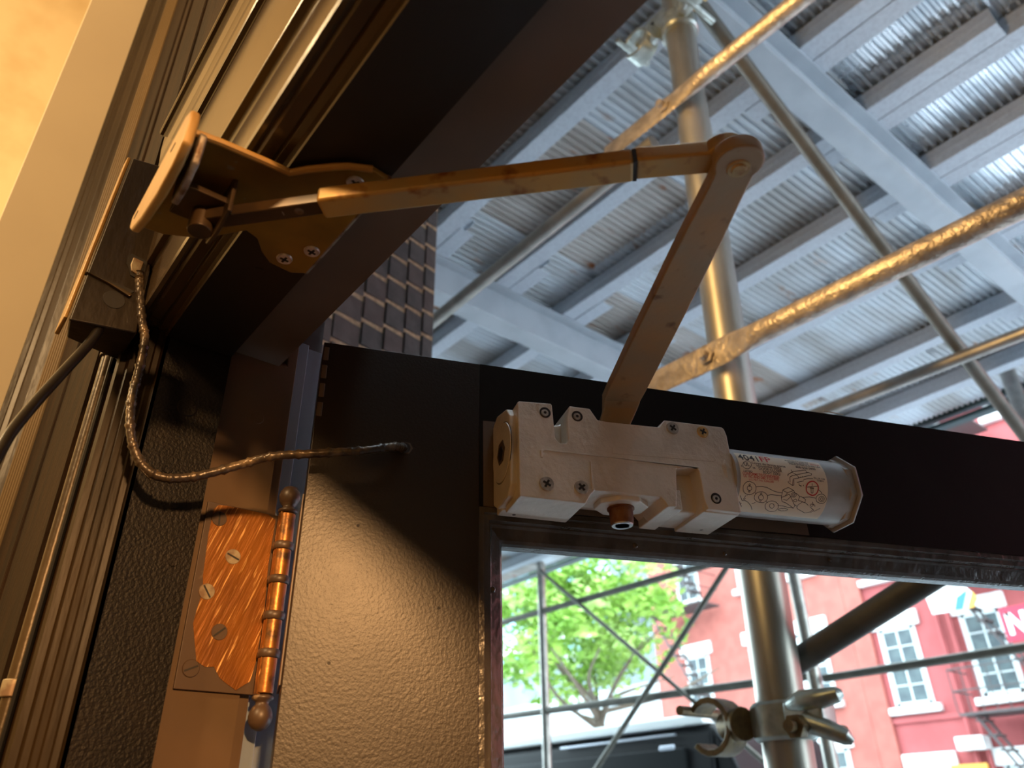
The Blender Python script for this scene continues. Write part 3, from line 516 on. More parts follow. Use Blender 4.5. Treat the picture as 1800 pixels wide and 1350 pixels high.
# forearm: solid end, adjustable sleeve, inner rod
F1=Vector((-.1480,.2640,.2945)); F2=Vector((-.1801,.2312,.2940)); F3=Vector((-.3030,.1165,.2940)); F4=Vector((-.3530,.0700,.2925))
fu=(F3-F2).normalized()
eu=(F2-F1).normalized(); ev=Vector((-eu.y,eu.x,0)).normalized()
o2=[F2+ev*.0072,F1+ev*.0085-eu*0]
for i in range(13):
    t=R(60+240*i/12); o2.append(F1+eu*(.0120*math.cos(t))+ev*(.0120*math.sin(t)))
o2+=[F1-ev*.0085,F2-ev*.0072]
b=MB(); 
def flat(poly,z0,z1,b):
    n=len(poly); b.add([(p.x,p.y,z0) for p in poly]+[(p.x,p.y,z1) for p in poly],[list(range(n))[::-1],[i+n for i in range(n)]]+[(i,(i+1)%n,(i+1)%n+n,i+n) for i in range(n)])
eye=[F1+Vector((math.cos(R(15*i)),math.sin(R(15*i)),0))*.0118 for i in range(24)]
flat(eye,.2908,.3000,b); b.bar(Vector((F1.x,F1.y,.2950))+eu*.004,Vector((F2.x,F2.y,.2950))+eu*-.0006,.0146,.0095)
b.build('forearm_end',M['arm'],arm,bevel=.0016,seg=3)
b=MB(); b.bar(F2-eu*.0011,F2+eu*.0010,.0138,.0092); b.build('sleeve_joint',M['hole'],arm)
b=MB(); b.bar(F2+eu*.0004,F3,.0150,.0105); b.build('forearm_sleeve',M['arm'],arm,bevel=.0022,seg=3)
b=MB(); b.bar(F3-fu*.01,F4,.0095,.0072); b.build('adjusting_rod',M['arm_rod'],arm,bevel=.001)
b=MB(); b.tube([F3+fu*.012+Vector((0,0,-.0042)),F3+fu*.012+Vector((0,0,-.0034))],.0026,14); b.build('rod_screw',M['worn_edge'],arm)
b=MB(); b.tube([F3+fu*.023+Vector((0,0,-.0042)),F3+fu*.023+Vector((0,0,-.0034))],.0026,14); b.build('rod_screw',M['worn_edge'],arm)
b=MB(); b.disc((F4.x,F4.y,.2840),(0,0,1),.0065,.0170,24); b.build('pivot_pin',M['arm_rod'],arm,bevel=.0006)

# ------------------------------------------------------------------ head bracket
br=empty('head_bracket',(-.34,.10,ZH),label='gold painted steel bracket screwed under the black door head',cat='bracket')
pl=[(-.3120,.0470),(-.3100,.0600),(-.3085,.0850),(-.3080,.0985),(-.3000,.1060),(-.2900,.1160),(-.2850,.1220),(-.2790,.1330),(-.2800,.1440),(-.3830,.1440),(-.3885,.1360),(-.3870,.1210),(-.3800,.1130),(-.3700,.1060),(-.3670,.0980),(-.3770,.0900),(-.3900,.0800),(-.4000,.0600),(-.4010,.0470)]
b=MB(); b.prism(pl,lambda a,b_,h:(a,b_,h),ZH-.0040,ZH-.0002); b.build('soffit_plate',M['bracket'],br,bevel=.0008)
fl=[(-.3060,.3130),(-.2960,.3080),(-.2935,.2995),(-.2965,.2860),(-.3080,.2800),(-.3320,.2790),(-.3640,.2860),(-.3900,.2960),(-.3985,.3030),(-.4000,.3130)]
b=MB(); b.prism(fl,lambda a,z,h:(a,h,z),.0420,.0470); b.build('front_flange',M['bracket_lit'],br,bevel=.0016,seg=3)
for (x,z) in ((-.3190,.3010),(-.3850,.3040)):
    b=MB(); b.bar((x-.0035,.0419,z),(x+.0035,.0419,z),.0012,.0004,up=(0,1,0)); b.build('flange_slot',M['hole'],br)
b=MB(); b.prism([(-.3120,.3130),(-.3060,.3050),(-.3110,.2900),(-.3240,.2830),(-.3400,.2840),(-.3420,.3130)],lambda a,z,h:(a,h,z),.0505,.0545); b.build('inner_ear',M['worn_edge'],br,bevel=.001)
b=MB(); b.prism([(-.3300,.3130),(-.3300,.2870),(-.3480,.2830),(-.3620,.2850),(-.3680,.2950),(-.3680,.3130)],lambda a,z,h:(a,h,z),.0765,.0790); b.build('rear_ear',M['arm_rod'],br,bevel=.0006)
b=MB(); b.bar((-.3500,.0545,.2990),(-.3500,.0780,.2990),.026,.004); b.build('cross_link',M['arm_rod'],br,bevel=.0006)
b=MB(); b.tube([(-.3835,.1438,ZH-.0020),(-.3300,.1440,ZH-.0021),(-.2800,.1438,ZH-.0020)],.0021,8); b.build('chipped_edge',M['worn_edge'],br,smooth=True)
b=MB(); b.tube([(-.3115,.0480,ZH-.0040),(-.3095,.0620,ZH-.0040),(-.3080,.0850,ZH-.0040),(-.3075,.0985,ZH-.0040),(-.2995,.1055,ZH-.0038),(-.2895,.1155,ZH-.0038),(-.2845,.1215,ZH-.0036),(-.2785,.1330,ZH-.0036)],.0021,8); b.build('plate_rim',M['bracket_lit'],br,smooth=True)  # rim in the lit bracket colour, imitating light on the plate edge
for (x,y) in ((-.3772,.1267),(-.3604,.1370),(-.2925,.1300)):
    slotscrew('screw',(x,y,ZH-.0040),(0,0,-1),.0050,.4+x*5,M['screw'],br,up=(0,1,0),h=.0010,cross=True)

# ------------------------------------------------------------------ junction box, conduit, cables
jb=empty('junction_box',(-.52,.05,.298),label='dark bronze painted junction box with torn cover on the door casing',cat='junction box')
b=MB()
f0=[(-.500,.0410,.4440),(-.500,.0340,.2915)]
vs=[(-.500,.0410,.4450),(-.500,.0345,.2925),(-.500,.0760,.2985),(-.500,.0690,.4500),(-.512,.0450,.4450),(-.524,.0380,.2925),(-.545,.0760,.2985),(-.545,.0690,.4500)]
b.add(vs,[(0,1,2,3),(7,6,5,4),(0,4,5,1),(1,5,6,2),(2,6,7,3),(3,7,4,0)])
b.build('box_cover',M['boxm'],jb,bevel=.0015)
b=MB(); vs=[(-.5015,.0405,.4450),(-.5015,.0338,.2945),(-.5270,.0338,.2945),(-.5120,.0405,.4450),(-.5015,.0382,.4450),(-.5015,.0315,.2945),(-.5270,.0308,.2945),(-.5120,.0378,.4450)]
b.add(vs,[(0,1,2,3),(7,6,5,4),(0,4,5,1),(1,5,6,2),(2,6,7,3),(3,7,4,0)]); b.build('box_front_plate',M['boxgold'],jb,bevel=.0006,label='front plate coloured gold like the reflected yellow wall')
b=MB(); b.prism([(.0352,.3318),(.0470,.3300),(.0640,.3250),(.0670,.3300),(.0600,.3312)],lambda y,z,h:(h,y,z),-.503,-.4992); b.build('torn_slit',M['hole'],jb)
b=MB(); b.prism([(.0352,.3318),(.0500,.3285),(.0650,.3235),(.0665,.3262),(.0600,.3280)],lambda y,z,h:(h,y,z),-.503,-.4975); b.build('torn_lip',M['conduit'],jb,bevel=.0005)
b=MB(); b.prism([(.0572,.3560),(.0590,.3600),(.0640,.3590),(.0700,.3580),(.0700,.3400),(.0620,.3420),(.0590,.3480),(.0575,.3500)],lambda y,z,h:(h,y,z),-.503,-.4993); b.build('cover_opening',M['hole'],jb)
b=MB(); b.prism([(.0605,.3570),(.0680,.3560),(.0672,.3430),(.0615,.3450),(.0600,.3500)],lambda y,z,h:(h,y,z),-.503,-.4980); b.build('exposed_terminal',M['hinge_screw'],jb,bevel=.0008)
b=MB(); b.disc((-.5005,.0565,.3185),(1,0,0),.0072,.0009,28,.0068); b.build('knockout_hole',M['hole'],jb)
# conduit
cd=empty('conduit_pipe',(-.552,.0690,-1.7),label='thin bronze-painted conduit running down the casing below the box',cat='conduit')
b=MB(); b.tube([(-.5530,.0700,.3060),(-.5530,.0700,.06),(-.5530,.0690,-.3),(-.5530,.0690,-1.70)],.0046,14); b.build('pipe',M['conduit'],cd,smooth=True)
b=MB(); b.tube([(-.5530,.0700,.3170),(-.5530,.0700,.3030)],.0062,14); b.build('socket',M['conduit'],cd,bevel=.0005)
b=MB(); b.tube([(-.5530,.0698,.0800),(-.5530,.0698,.0700)],.0062,14); b.build('coupling',M['hinge_screw'],cd,bevel=.0008)
b=MB(); b.tube([(-.5455,.0718,.30),(-.5458,.0714,.12),(-.5458,.0714,-1.7)],.0017,8)
tag(b.build('thin_wire',M['vanblack'],smooth=True),'thin dark wire running down beside the bronze conduit','wire')
def spline(pts,n=8):
    P=[Vector(p) for p in pts]; P=[P[0]*2-P[1]]+P+[P[-1]*2-P[-2]]; o=[]
    for i in range(1,len(P)-2):
        for k in range(n):
            t=k/n; a,b_,c,d=P[i-1:i+3]
            o.append(.5*((2*b_)+(c-a)*t+(2*a-5*b_+4*c-d)*t*t+(3*b_-a-3*c+d)*t**3))
    o.append(P[-2]); return o
ck=[(-.545,.0596,.3290),(-.515,.0563,.3109),(-.500,.0506,.2820),(-.490,.0397,.2492),(-.480,.0300,.2196),(-.470,.0232,.1950),(-.462,.0200,.1750),(-.450,.0150,.1450),(-.440,.0050,.1000),(-.440,-.008,.03),(-.46,-.02,-.10),(-.52,-.03,-.45),(-.60,-.03,-1.0),(-.66,-.03,-1.74)]
b=MB(); b.tube(spline(ck),.0033,14); tag(b.build('black_cable',M['cable_black'],smooth=True),'thick black cable with worn paint curving down from the junction box','cable')
ck=[(-.5000,.0668,.3470),(-.5000,.0690,.3380),(-.5000,.0762,.3112),(-.4990,.0815,.2945),(-.4985,.0828,.2710),(-.4950,.0824,.2474),(-.4920,.0863,.2225),(-.4900,.0949,.2041),(-.4870,.1079,.1956),(-.4830,.1272,.1990),(-.4760,.1525,.2112),(-.4650,.1705,.2186),(-.4520,.1968,.2231),(-.4410,.2253,.2290),(-.4400,.2469,.2377),(-.4465,.2600,.2430)]
sp=spline(ck,14); rr=[.0029+.00022*math.sin(i*2.1)+(.0006 if i%9==0 else 0) for i in range(len(sp))]
b=MB(); b.tube(sp,rr,12); fc=b.build('taped_cable',M['cable'],smooth=True,ang=80); tag(fc,'tape-wrapped cable looping from the junction box into the door hole','cable')
b=MB(); b.prism([(-.0050,-.002),(.006,.0005),(.0025,-.0075)],lambda a,z,h:(-.4885+h,.1010+a,.2000+z),-.0006,.0006); b.build('loose_tape_end',M['cable'],fc)

# ------------------------------------------------------------------ brick pier outside
PR=Vector((-1.2706,.80,0)); pd=Vector((-.27,.963,0)).normalized(); pn=Vector((pd.y,-pd.x,0))
pier=empty('brick_pier',(-1.4,.6,-1.78),label='dark brick pier with tan mortar joints beside the doorway',cat='pier')
b=MB(); corners=[PR-pn*.0002,PR-pd*.50-pn*.0002,PR-pd*.50-pn*.25,PR-pn*.25]
b.add([(p.x,p.y,z) for z in (-1.78,2.2) for p in corners],[(0,1,2,3),(7,6,5,4),(0,4,5,1),(1,5,6,2),(2,6,7,3),(3,7,4,0)]); b.build('mortar_core',M['mortar'],pier)
cols=[(0,-.0395),(-.0395,-.0960),(-.0960,-.1575),(-.1575,-.2210),(-.2210,-.2960),(-.2960,-.36),(-.36,-.43)]
bpm={}
for ci,(a,c) in enumerate(cols):
    for k in range(-3,14):
        z0=1.2530-.0205*-ci*-1-.0665*(k-4)-.0665*3; z1=z0+.0550
        z0-=0
        if not(.6<z0<1.55): continue
        jit=random.uniform(-.0006,.0006)
        b=MB(); 
        def TT(s,n,z): return PR+pd*s+pn*n+Vector((0,0,z))
        vs=[TT(a,-.020,z0+.004),TT(c,-.020,z0),TT(c,.0050+jit,z0),TT(a,.0008+jit,z0+.006),TT(a,-.020,z1+.004),TT(c,-.020,z1),TT(c,.0050+jit,z1),TT(a,.0008+jit,z1+.006)]
        b.add(vs,[(0,1,2,3),(7,6,5,4),(0,4,5,1),(1,5,6,2),(2,6,7,3),(3,7,4,0)])
        b.build('brick',M['brick_r'] if random.random()<.35 else M['brick_d'],pier,bevel=.0012,seg=1)

# ------------------------------------------------------------------ sidewalk shed overhead
EX=Vector((.9988,.0424,.0264)); EY=Vector((.0197,.9989,-.0423)); EZ=EX.cross(EY).normalized(); O0=Vector((-.73,2.4,2.4))
def SH(X,Y,Z): return O0+EX*X+EY*Y+EZ*Z
def box_sh(b,a,c,mi=0): return b.box(a,c,lambda x,y,z:SH(x,y,z),mi)
def ibeam(b,x,y0,y1,z0,z1,w,t=.009):
    box_sh(b,(x-w/2,y0,z0),(x+w/2,y1,z0+t)); box_sh(b,(x-w/2,y0,z1-t),(x+w/2,y1,z1)); box_sh(b,(x-t/2,y0,z0+t),(x+t/2,y1,z1-t))
for x,lab_ in ((-.038,'grey steel girder crossing under the joists above the tall front pole'),(-1.745,'grey steel girder crossing under the joists beside the brick pier'),(-3.45,'grey steel girder under the joists hidden beyond the brick pier')):
    if x<-3: continue
    b=MB(); ibeam(b,x,-1.95,2.75,-.222,0,.106)
    tag(b.build('steel_girder',M['girder'],bevel=.002,seg=1),lab_,'girder',group='steel girders under the shed deck')
def joist(X0,X1,Y0):
    b=MB(); w_=.078; h=.093; t=.003
    poly=[(0,0),(w_,0),(w_,.012),(w_-t,.012),(w_-t,t),(t,t),(t,h*.45),(t*1.8,h*.5),(t,h*.55),(t,h-t),(w_-t,h-t),(w_-t,h-.012),(w_,h-.012),(w_,h),(0,h),(0,h*.55),(t*1.4*-1,h*.5),(0,h*.45)]
    n=len(poly); vs=[SH(X,Y0+y,z) for X in (X0,X1) for y,z in poly]
    b.add(vs,[list(range(n)),[i+n for i in range(n)][::-1]]+[(i,i+n,(i+1)%n+n,(i+1)%n) for i in range(n)])
    return b.build('shed_joist',M['joist'],bevel=.0008,seg=1)
JY=[-1.33,-.89,-.435,0,.49,1.045,1.725,2.30]
names=['first','second','third','fourth','fifth','sixth','seventh','eighth']
for k,y in enumerate(JY):
    for (X0,X1,dy,span) in ((-1.97,.49,0,'middle span between the two girders'),(-.28,9,.083,'span beyond the pole-side girder'),(-6,-1.48,.083,'span beyond the pier-side girder')):
        if k>=6: dy*=.9
        o=joist(X0,X1+random.uniform(-.01,.01),y+dy)
        tag(o,'galvanised channel joist, %s row out from the doorway, %s'%(names[k],span),'joist',group='joists carrying the shed deck')
deck=empty('corrugated_deck',SH(0,0,.1),label='corrugated steel deck sheets resting on the joists overhead',cat='deck')
PITCH=.034
def sheet(X0,n,Y0,Y1,z,m,tilt=0):
    b=MB(); seg=8; pts=[]
    for i in range(n*seg+1):
        X=X0+i*PITCH/seg; a=2*math.pi*i/seg; s_=math.sin(a); zz=.0075*(1 if s_>.3 else -1 if s_<-.3 else s_/.35)
        pts.append((X,zz))
    k=len(pts); b.v=[SH(X,Y,z+zz+tilt*((Y-Y0)/(Y1-Y0))) for Y in (Y0,Y1) for X,zz in pts]
    b.f=[[i,i+1,i+1+k,i+k] for i in range(k-1)]; b.m=[0]*(k-1)
    return b.build('deck_sheet',m,deck,smooth=True,ang=25)
for ci in range(-8,12):
    X0=ci*.714-.03
    cuts=[-1.88,-1.02+random.uniform(-.12,.12),.02+random.uniform(-.2,.15),1.05+random.uniform(-.15,.15),2.0,2.75]
    for j in range(5):
        if X0>-.2: mm=M['deck_shiny']
        else: mm=M['deck_brown'] if (random.random()<.32 or (ci==-3 and j in(2,3)) or (ci==-2 and j==1)) else M['deck_grey']
        sheet(X0,22,cuts[j]-.04,cuts[j+1]+.04,.104+.004*((ci+j)%2),mm)
b=MB(); box_sh(b,(-6,-1.88,.13),(9,2.78,.16)); tag(b.build('plank_deck',M['wood']),'timber planking lying above the corrugated deck sheets','deck')
# parapet
par=empty('shed_parapet',(-1.5,5.2,2.3),label='dark green plywood parapet edge of the shed with wooden block',cat='parapet')
b=MB(); b.box((-9.5,5.22,2.36),(8,5.26,3.4)); b.build('green_board',M['greenboard'],par)
b=MB(); b.box((-9.5,5.18,2.285),(8,5.26,2.315)); b.build('lower_rail',M['greenboard'],par)
b=MB(); b.box((-9.5,5.20,2.335),(8,5.22,2.345)); b.build('pale_rail_edge',M['brickmould'],par)
b=MB(); b.box((-1.95,5.10,2.42),(-1.60,5.22,2.49)); b.build('wood_block',M['wood'],par)
b=MB(); b.box((-9.5,5.14,2.50),(8,5.22,2.53)); b.build('wood_ledger',M['wood'],par)

# poles and braces
fp=empty('scaffold_pole',(-.942,1.33,-1.78),label='thick galvanised front pole standing just outside the door',cat='pole',group='scaffold poles')
def pole_at(z): return Vector((-.7959-.0378*(2.1435-z),1.33,z))
b=MB(); b.tube([pole_at(-1.78),pole_at(.3),pole_at(1.64),pole_at(1.665),pole_at(2.20)],[.0445,.0445,.0445,.0430,.0430],36); b.build('pole_tube',M['pole'],fp,smooth=True)
b=MB(); b.box((pole_at(-1.78).x-.1,1.23,-1.78),(pole_at(-1.78).x+.1,1.43,-1.765)); b.build('base_plate',M['galv'],fp)
for (x,y,z1,lb) in ((-5.62,4.9,2.3,'slim outer pole standing behind the tree side of the door glass'),(-2.91,4.9,2.3,'slim outer pole standing next to the clamp seen through the glass'),(-1.22,4.9,2.35,'outer pole under the green parapet at the far right edge')):
    q=empty('scaffold_pole',(x,y,-1.78),label=lb,cat='pole',group='scaffold poles')
    b=MB(); b.tube([(x-.03,y,-1.78),(x,y,z1)],.040 if x<-5 else .045,20); b.build('pole_tube',M['galv'],q,smooth=True)
    b=MB(); b.box((x-.12,y-.08,-1.78),(x+.06,y+.08,-1.765)); b.build('base_plate',M['galv'],q)
def flatbrace(name,p,q,r,m,lb,end0=True,flatlen=.10,n=20,bolt=None,plen=.28):
    p=Vector(p);q=Vector(q);u=(q-p).normalized(); upv=Vector((0,0,1)); side=u.cross(upv).normalized(); vv=side.cross(u).normalized()
    e=empty(name,p,label=lb,cat='brace',group='scaffold braces')
    b=MB(); L_=(q-p).length; vs=[]; st=[(0,.0035,r*1.35),(flatlen,.0035,r*1.40),(plen,r,r),(L_,r,r)] if end0 else [(0,r,r),(L_,r,r)]
    st2=[]
    for i in range(len(st)-1):
        k=8 if i==1 or len(st)==2 else 5
        for j in range(k):
            t=j/k; s_=t*t*(3-2*t); st2.append(tuple(st[i][c]+(st[i+1][c]-st[i][c])*(t if c==0 else s_) for c in range(3)))
    st2.append(st[-1])
    for d_,rs,rv in st2:
        for k in range(n):
            a=2*math.pi*k/n; vs.append(p+u*d_+side*(math.cos(a)*rs)+vv*(math.sin(a)*rv))
    fs=[[k for k in range(n)][::-1],[(len(st2)-1)*n+k for k in range(n)]]
    for i in range(len(st2)-1):
        for k in range(n): fs.append((i*n+k,i*n+(k+1)%n,(i+1)*n+(k+1)%n,(i+1)*n+k))
    b.add(vs,fs); b.build('tube',m,e,smooth=True,ang=60)
    if bolt is not None:
        c=p+u*bolt; b=MB(); b.tube([c-side*.004 if side.y>0 else c+side*.004, c+Vector((0,-.028,0))],[.013,.011],10); bb=b.build('bolt',m,e,smooth=True,ang=30)
        b=MB(); b.tube([c+Vector((0,-.006,0)),c+Vector((0,-.013,0))],.020,6); b.build('nut',m,e,bevel=.001)
    return e
YB=1.262
flatbrace('brace_tube',(-1.085,YB,1.730),(.65,YB,1.640),.0235,M['brace_rough'],'upper horizontal brace bolted across the front pole, gold lit on top',flatlen=.22,bolt=.235,plen=.40)
flatbrace('brace_tube',(-1.045,YB,.908),(.85,YB,.835),.0245,M['brace_rough'],'lower horizontal brace bolted across the front pole with lumpy paint',flatlen=.24,bolt=.195,plen=.34)
flatbrace('brace_tube',(-2.35,1.30,1.690),(-.93,1.30,1.675),.0235,M['galv'],'smooth grey brace between the front pole and the brick pier',end0=False)
flatbrace('brace_tube',(-2.1,2.6,1.40),(.6,2.6,1.315),.0225,M['galv'],'thin far horizontal brace crossing just above the door rail',end0=False)
flatbrace('brace_tube',(-.742,1.30,2.197),(-.80,4.85,.07),.0235,M['brace_dull'],'dull grey diagonal brace running outward from the front pole top',end0=False)
flatbrace('brace_tube',(-.875,1.40,.262),(-.30,1.40,.455),.024,M['brace_dark'],'short dark brace rising from the front pole behind the glass',end0=False)
flatbrace('brace_tube',(-5.58,4.86,2.16),(-2.95,4.86,-.02),.017,M['brace_dull'],'thin diagonal brace falling from the slim pole towards the clamp',end0=False)
flatbrace('brace_tube',(-2.95,4.82,2.03),(-5.6,4.82,-.15),.022,M['brace_dull'],'thin diagonal brace rising from behind the van to the right',end0=False)
flatbrace('brace_tube',(-8.0,4.9,1.83),(-2.9,4.9,1.73),.028,M['brace_dull'],'upper outer rail crossing the tree behind the glass',end0=False)
flatbrace('brace_tube',(-8.0,4.9,.955),(-2.9,4.9,.83),.030,M['brace_dull'],'lower outer rail crossing in front of the van and tree',end0=False)
flatbrace('brace_tube',(-2.85,4.9,.800),(-1.0,4.9,.790),.026,M['brace_dull'],'outer rail crossing the red building between the right windows',end0=False)
flatbrace('brace_tube',(-8.0,4.9,2.36),(-5.6,4.9,2.44),.030,M['galv'],'topmost outer rail at the upper corner of the glass',end0=False)

# couplers
def coupler(c,lb,m1,m2,r=.050,flip=1):
    c=Vector(c); e=empty('pipe_coupler',c,label=lb,cat='clamp',group='pipe couplers')
    b=MB(); b.tube([c+Vector((0,0,-.032)),c+Vector((0,0,-.026)),c+Vector((0,0,.026)),c+Vector((0,0,.032))],[r*1.02,r*1.13,r*1.13,r*1.02],28); b.build('collar',m1,e,smooth=True,ang=40)
    f=flip
    b=MB(); b.bar(c+Vector((f*.045,-.045,0)),c+Vector((f*.125,-.055,-.004)),.040,.052); b.build('hinge_block',m1,e,bevel=.006)
    b=MB(); b.tube([c+Vector((f*.085,-.12,-.02)),c+Vector((f*.085,.05,-.02))],.010,10); b.build('bolt',m2,e,smooth=True)
    b=MB(); b.tube([c+Vector((f*.085,-.105,-.02)),c+Vector((f*.085,-.085,-.02))],.020,6); b.build('nut',m2,e,bevel=.001)
    b=MB(); b.tube([c+Vector((-f*.10,-.035,.0)),c+Vector((-f*.05,-.05,.0))],[.026,.030],16); b.build('swivel_boss',m2,e,bevel=.003)
    pts=[c+Vector((-f*.115+.040*math.cos(R(t)),-.045,.040*math.sin(R(t)))) for t in range(-140,141,20)]
    vs=[];
    for p_ in pts:
        rr_=(p_-(c+Vector((-f*.115,-.045,0)))).normalized()
        for k_,(q_,y_) in enumerate(((0,-.028),(.011,-.028),(.011,.028),(0,.028))): vs.append(p_+rr_*q_+Vector((0,y_,0)))
    fs=[(0,1,2,3),tuple(len(vs)-4+k for k in (3,2,1,0))]
    for i in range(len(pts)-1):
        for k in range(4): fs.append((i*4+k,i*4+(k+1)%4,(i+1)*4+(k+1)%4,(i+1)*4+k))
    b=MB(); b.add(vs,fs); b.build('open_jaw',m2,e,bevel=.002)
    b=MB(); b.tube([c+Vector((-f*.155,-.10,.03)),c+Vector((-f*.155,.04,.03))],.009,10); b.build('bolt',m2,e,smooth=True)
    for dz,a in ((.018,.10),(-.016,-.35)):
        b=MB(); b.tube([c+Vector((f*.06,-.055,dz)),c+Vector((f*.09,-.070,dz+.004)),c+Vector((f*.125,-.068,dz+.03*a)),c+Vector((f*.150,-.06,dz+.07*a)),c+Vector((f*.156,-.055,dz+.09*a))],[.014,.017,.016,.013,.006],12); b.build('clamp_lever',m1,e,smooth=True)
    return e
coupler(pole_at(.155),'brass and zinc pipe clamp low on the front pole behind the glass',M['coupler'],M['coupler_dark'],flip=1)
coupler(pole_at(2.06)+Vector((0,-.005,0)),'zinc pipe clamp at the top of the front pole',M['coupler'],M['coupler'],flip=1)
# slotted zinc plate at pole top
pl=empty('beam_clamp_plate',pole_at(2.12),label='zinc beam clamp plate with rectangular slot above the pole clamp',cat='plate')
b=MB(); pc=pole_at(2.10)
b.box((pc.x-.135,1.29,2.085),(pc.x+.19,1.30,2.15)); b.build('clamp_plate',M['coupler'],pl,bevel=.002)
b=MB(); b.box((pc.x-.120,1.2885,2.105),(pc.x-.06,1.2895,2.130)); b.build('plate_slot',M['hole'],pl)
for i in range(5):
    b=MB(); b.tube([(pc.x+.05+.022*i,1.27,2.115+.01*(i%2)),(pc.x+.05+.022*i,1.35,2.115+.01*(i%2))],.009,10); b.build('bolt',M['coupler'] if i%2 else M['screw_gold'],pl,smooth=True)

# ------------------------------------------------------------------ van at the kerb
van=empty('parked_van',(-6.5,7.1,-1.9),label='black van with white roof edge parked behind the scaffold poles',cat='van')
b=MB(); prof=[(6.35,-1.55),(6.30,-.9),(6.30,.10),(6.34,.70),(6.40,.80),(8.0,.80),(8.06,.7),(8.1,.1),(8.1,-.9),(8.05,-1.55)]
b.prism(prof,lambda y,z,x:(x,y,z),-10.4,-4.95); b.build('body',M['vanblack'],van,bevel=.03,seg=3)
b=MB(); b.prism([(-4.95,-1.5),(-4.95,.80),(-4.80,.60),(-4.55,.05),(-4.30,-.35),(-3.9,-.5),(-3.85,-1.5)],lambda x,z,y:(x,y,z),6.36,8.04); b.build('cab',M['vanblack'],van,bevel=.04,seg=3)
b=MB(); b.box((-10.4,6.33,.815),(-5.02,8.05,.905)); b.build('roof_rack_edge',M['vanwhite'],van,bevel=.015)
b=MB(); b.box((-10.2,6.283,-.15),(-5.25,6.335,.62)); b.build('side_glass',M['vanglass'],van,bevel=.01)
b=MB(); b.box((-7.0,6.285,.735),(-5.35,6.325,.752)); b.build('trim_strip',M['trim_chrome'],van)
b=MB(); b.box((-5.55,6.275,.610),(-5.36,6.30,.655)); b.build('side_marker',M['trim_chrome'],van,bevel=.012,label='pale rounded side marker')
for x in (-9.6,-4.6):
    for y in (6.32,8.0):
        b=MB(); b.tube([(x,y,-1.56),(x,y+.22 if y<7 else y-.22,-1.56)],.34,28); wh=b.build('wheel',M['vanglass'],van,bevel=.02)
        b=MB(); b.tube([(x,y-.01 if y<7 else y+.01,-1.56),(x,y+.05 if y<7 else y-.05,-1.56)],.19,20); b.build('hub',M['trim_chrome'],wh)
car=empty('parked_car',(-3.8,11.5,-1.9),label='pale grey car with curved roof parked across the street',cat='car')
cp=[(-6.4,-1.6),(-6.5,-1.0),(-6.3,-.65),(-5.4,-.45),(-4.8,.05),(-4.2,.22),(-3.2,.22),(-2.5,.02),(-1.9,-.5),(-1.3,-.65),(-1.2,-1.0),(-1.3,-1.6)]
b=MB(); b.prism(cp,lambda x,z,y:(x,y,z),10.8,12.5); b.build('body',M['far_grey'],car,bevel=.08,seg=3)
b=MB(); b.prism([(-5.2,-.45),(-4.7,-.02),(-4.15,.13),(-3.2,.13),(-2.6,-.04),(-2.1,-.45)],lambda x,z,y:(x,y,z),10.785,12.515); b.build('windows',M['vanglass'],car,bevel=.01)
for x in (-5.4,-2.3):
    for y in (10.78,12.3):
        b=MB(); b.tube([(x,y,-1.56),(x,y+.22,-1.56)],.33,24); b.build('wheel',M['vanglass'],car,bevel=.02)

# ------------------------------------------------------------------ street tree
tree=empty('street_tree',(-9.0,9.0,-1.9),label='bright green leafy street tree behind the scaffold poles',cat='tree')
def limb(p,q,r0,r1,w=.15):
    p=Vector(p);q=Vector(q); m_=(p+q)/2+Vector((random.uniform(-w,w),random.uniform(-w,w),random.uniform(-w,w)*.5)); return spline([p,m_,q],5),[r0+(r1-r0)*i/10 for i in range(11)]
tr_=empty('x'); bpy.data.objects.remove(tr_)
pts,rs=limb((-9.0,9,-1.9),(-9.1,9,1.5),.10,.075,.05); b=MB(); b.tube(pts,rs,10); trunk=b.build('trunk',M['bark'],tree,smooth=True)
ends=[]
for i in range(11):
    a=2*math.pi*i/11+random.uniform(-.2,.2); el=random.uniform(.25,1.3); L_=random.uniform(1.3,2.3)
    st=Vector((-9.1,9,1.25+.12*(i%4))); en=st+Vector((math.cos(a)*math.cos(el),math.sin(a)*math.cos(el),math.sin(el)))*L_
    pts,rs=limb(st,en,.04,.012); b=MB(); b.tube(pts,rs,7); b.build('branch',M['bark'],trunk,smooth=True); ends.append(en)
def leaves(n,c,rad,m,size,seed):
    rnd=random.Random(seed); b=MB()
    cl=[Vector((c[0]+rnd.gauss(0,.45)*rad[0],c[1]+rnd.gauss(0,.45)*rad[1],c[2]+rnd.gauss(0,.45)*rad[2])) for _ in range(90)]
    for _ in range(n):
        q=rnd.choice(cl); p=q+Vector((rnd.gauss(0,.17),rnd.gauss(0,.17),rnd.gauss(0,.13)))
        d=Vector((p.x-c[0],p.y-c[1],p.z-c[2])); 
        if (d.x/rad[0])**2+(d.y/rad[1])**2+(d.z/rad[2])**2>1.05: continue
        u=Vector((rnd.uniform(-1,1),rnd.uniform(-1,1),rnd.uniform(-.7,.2))).normalized(); v=u.cross(Vector((rnd.uniform(-1,1),rnd.uniform(-1,1),rnd.uniform(-1,1)))).normalized(); s=size*rnd.uniform(.6,1.3)
        b.add([p-u*s,p+v*s*.45+u*.1*s,p+u*s,p-v*s*.45+u*.1*s],[(0,1,2,3)])
    return b
leaves(6500,(-9.5,9,3.0),(2.05,1.5,1.45),M['leaf'],.085,1).build('foliage',M['leaf'],tree,kind='stuff')
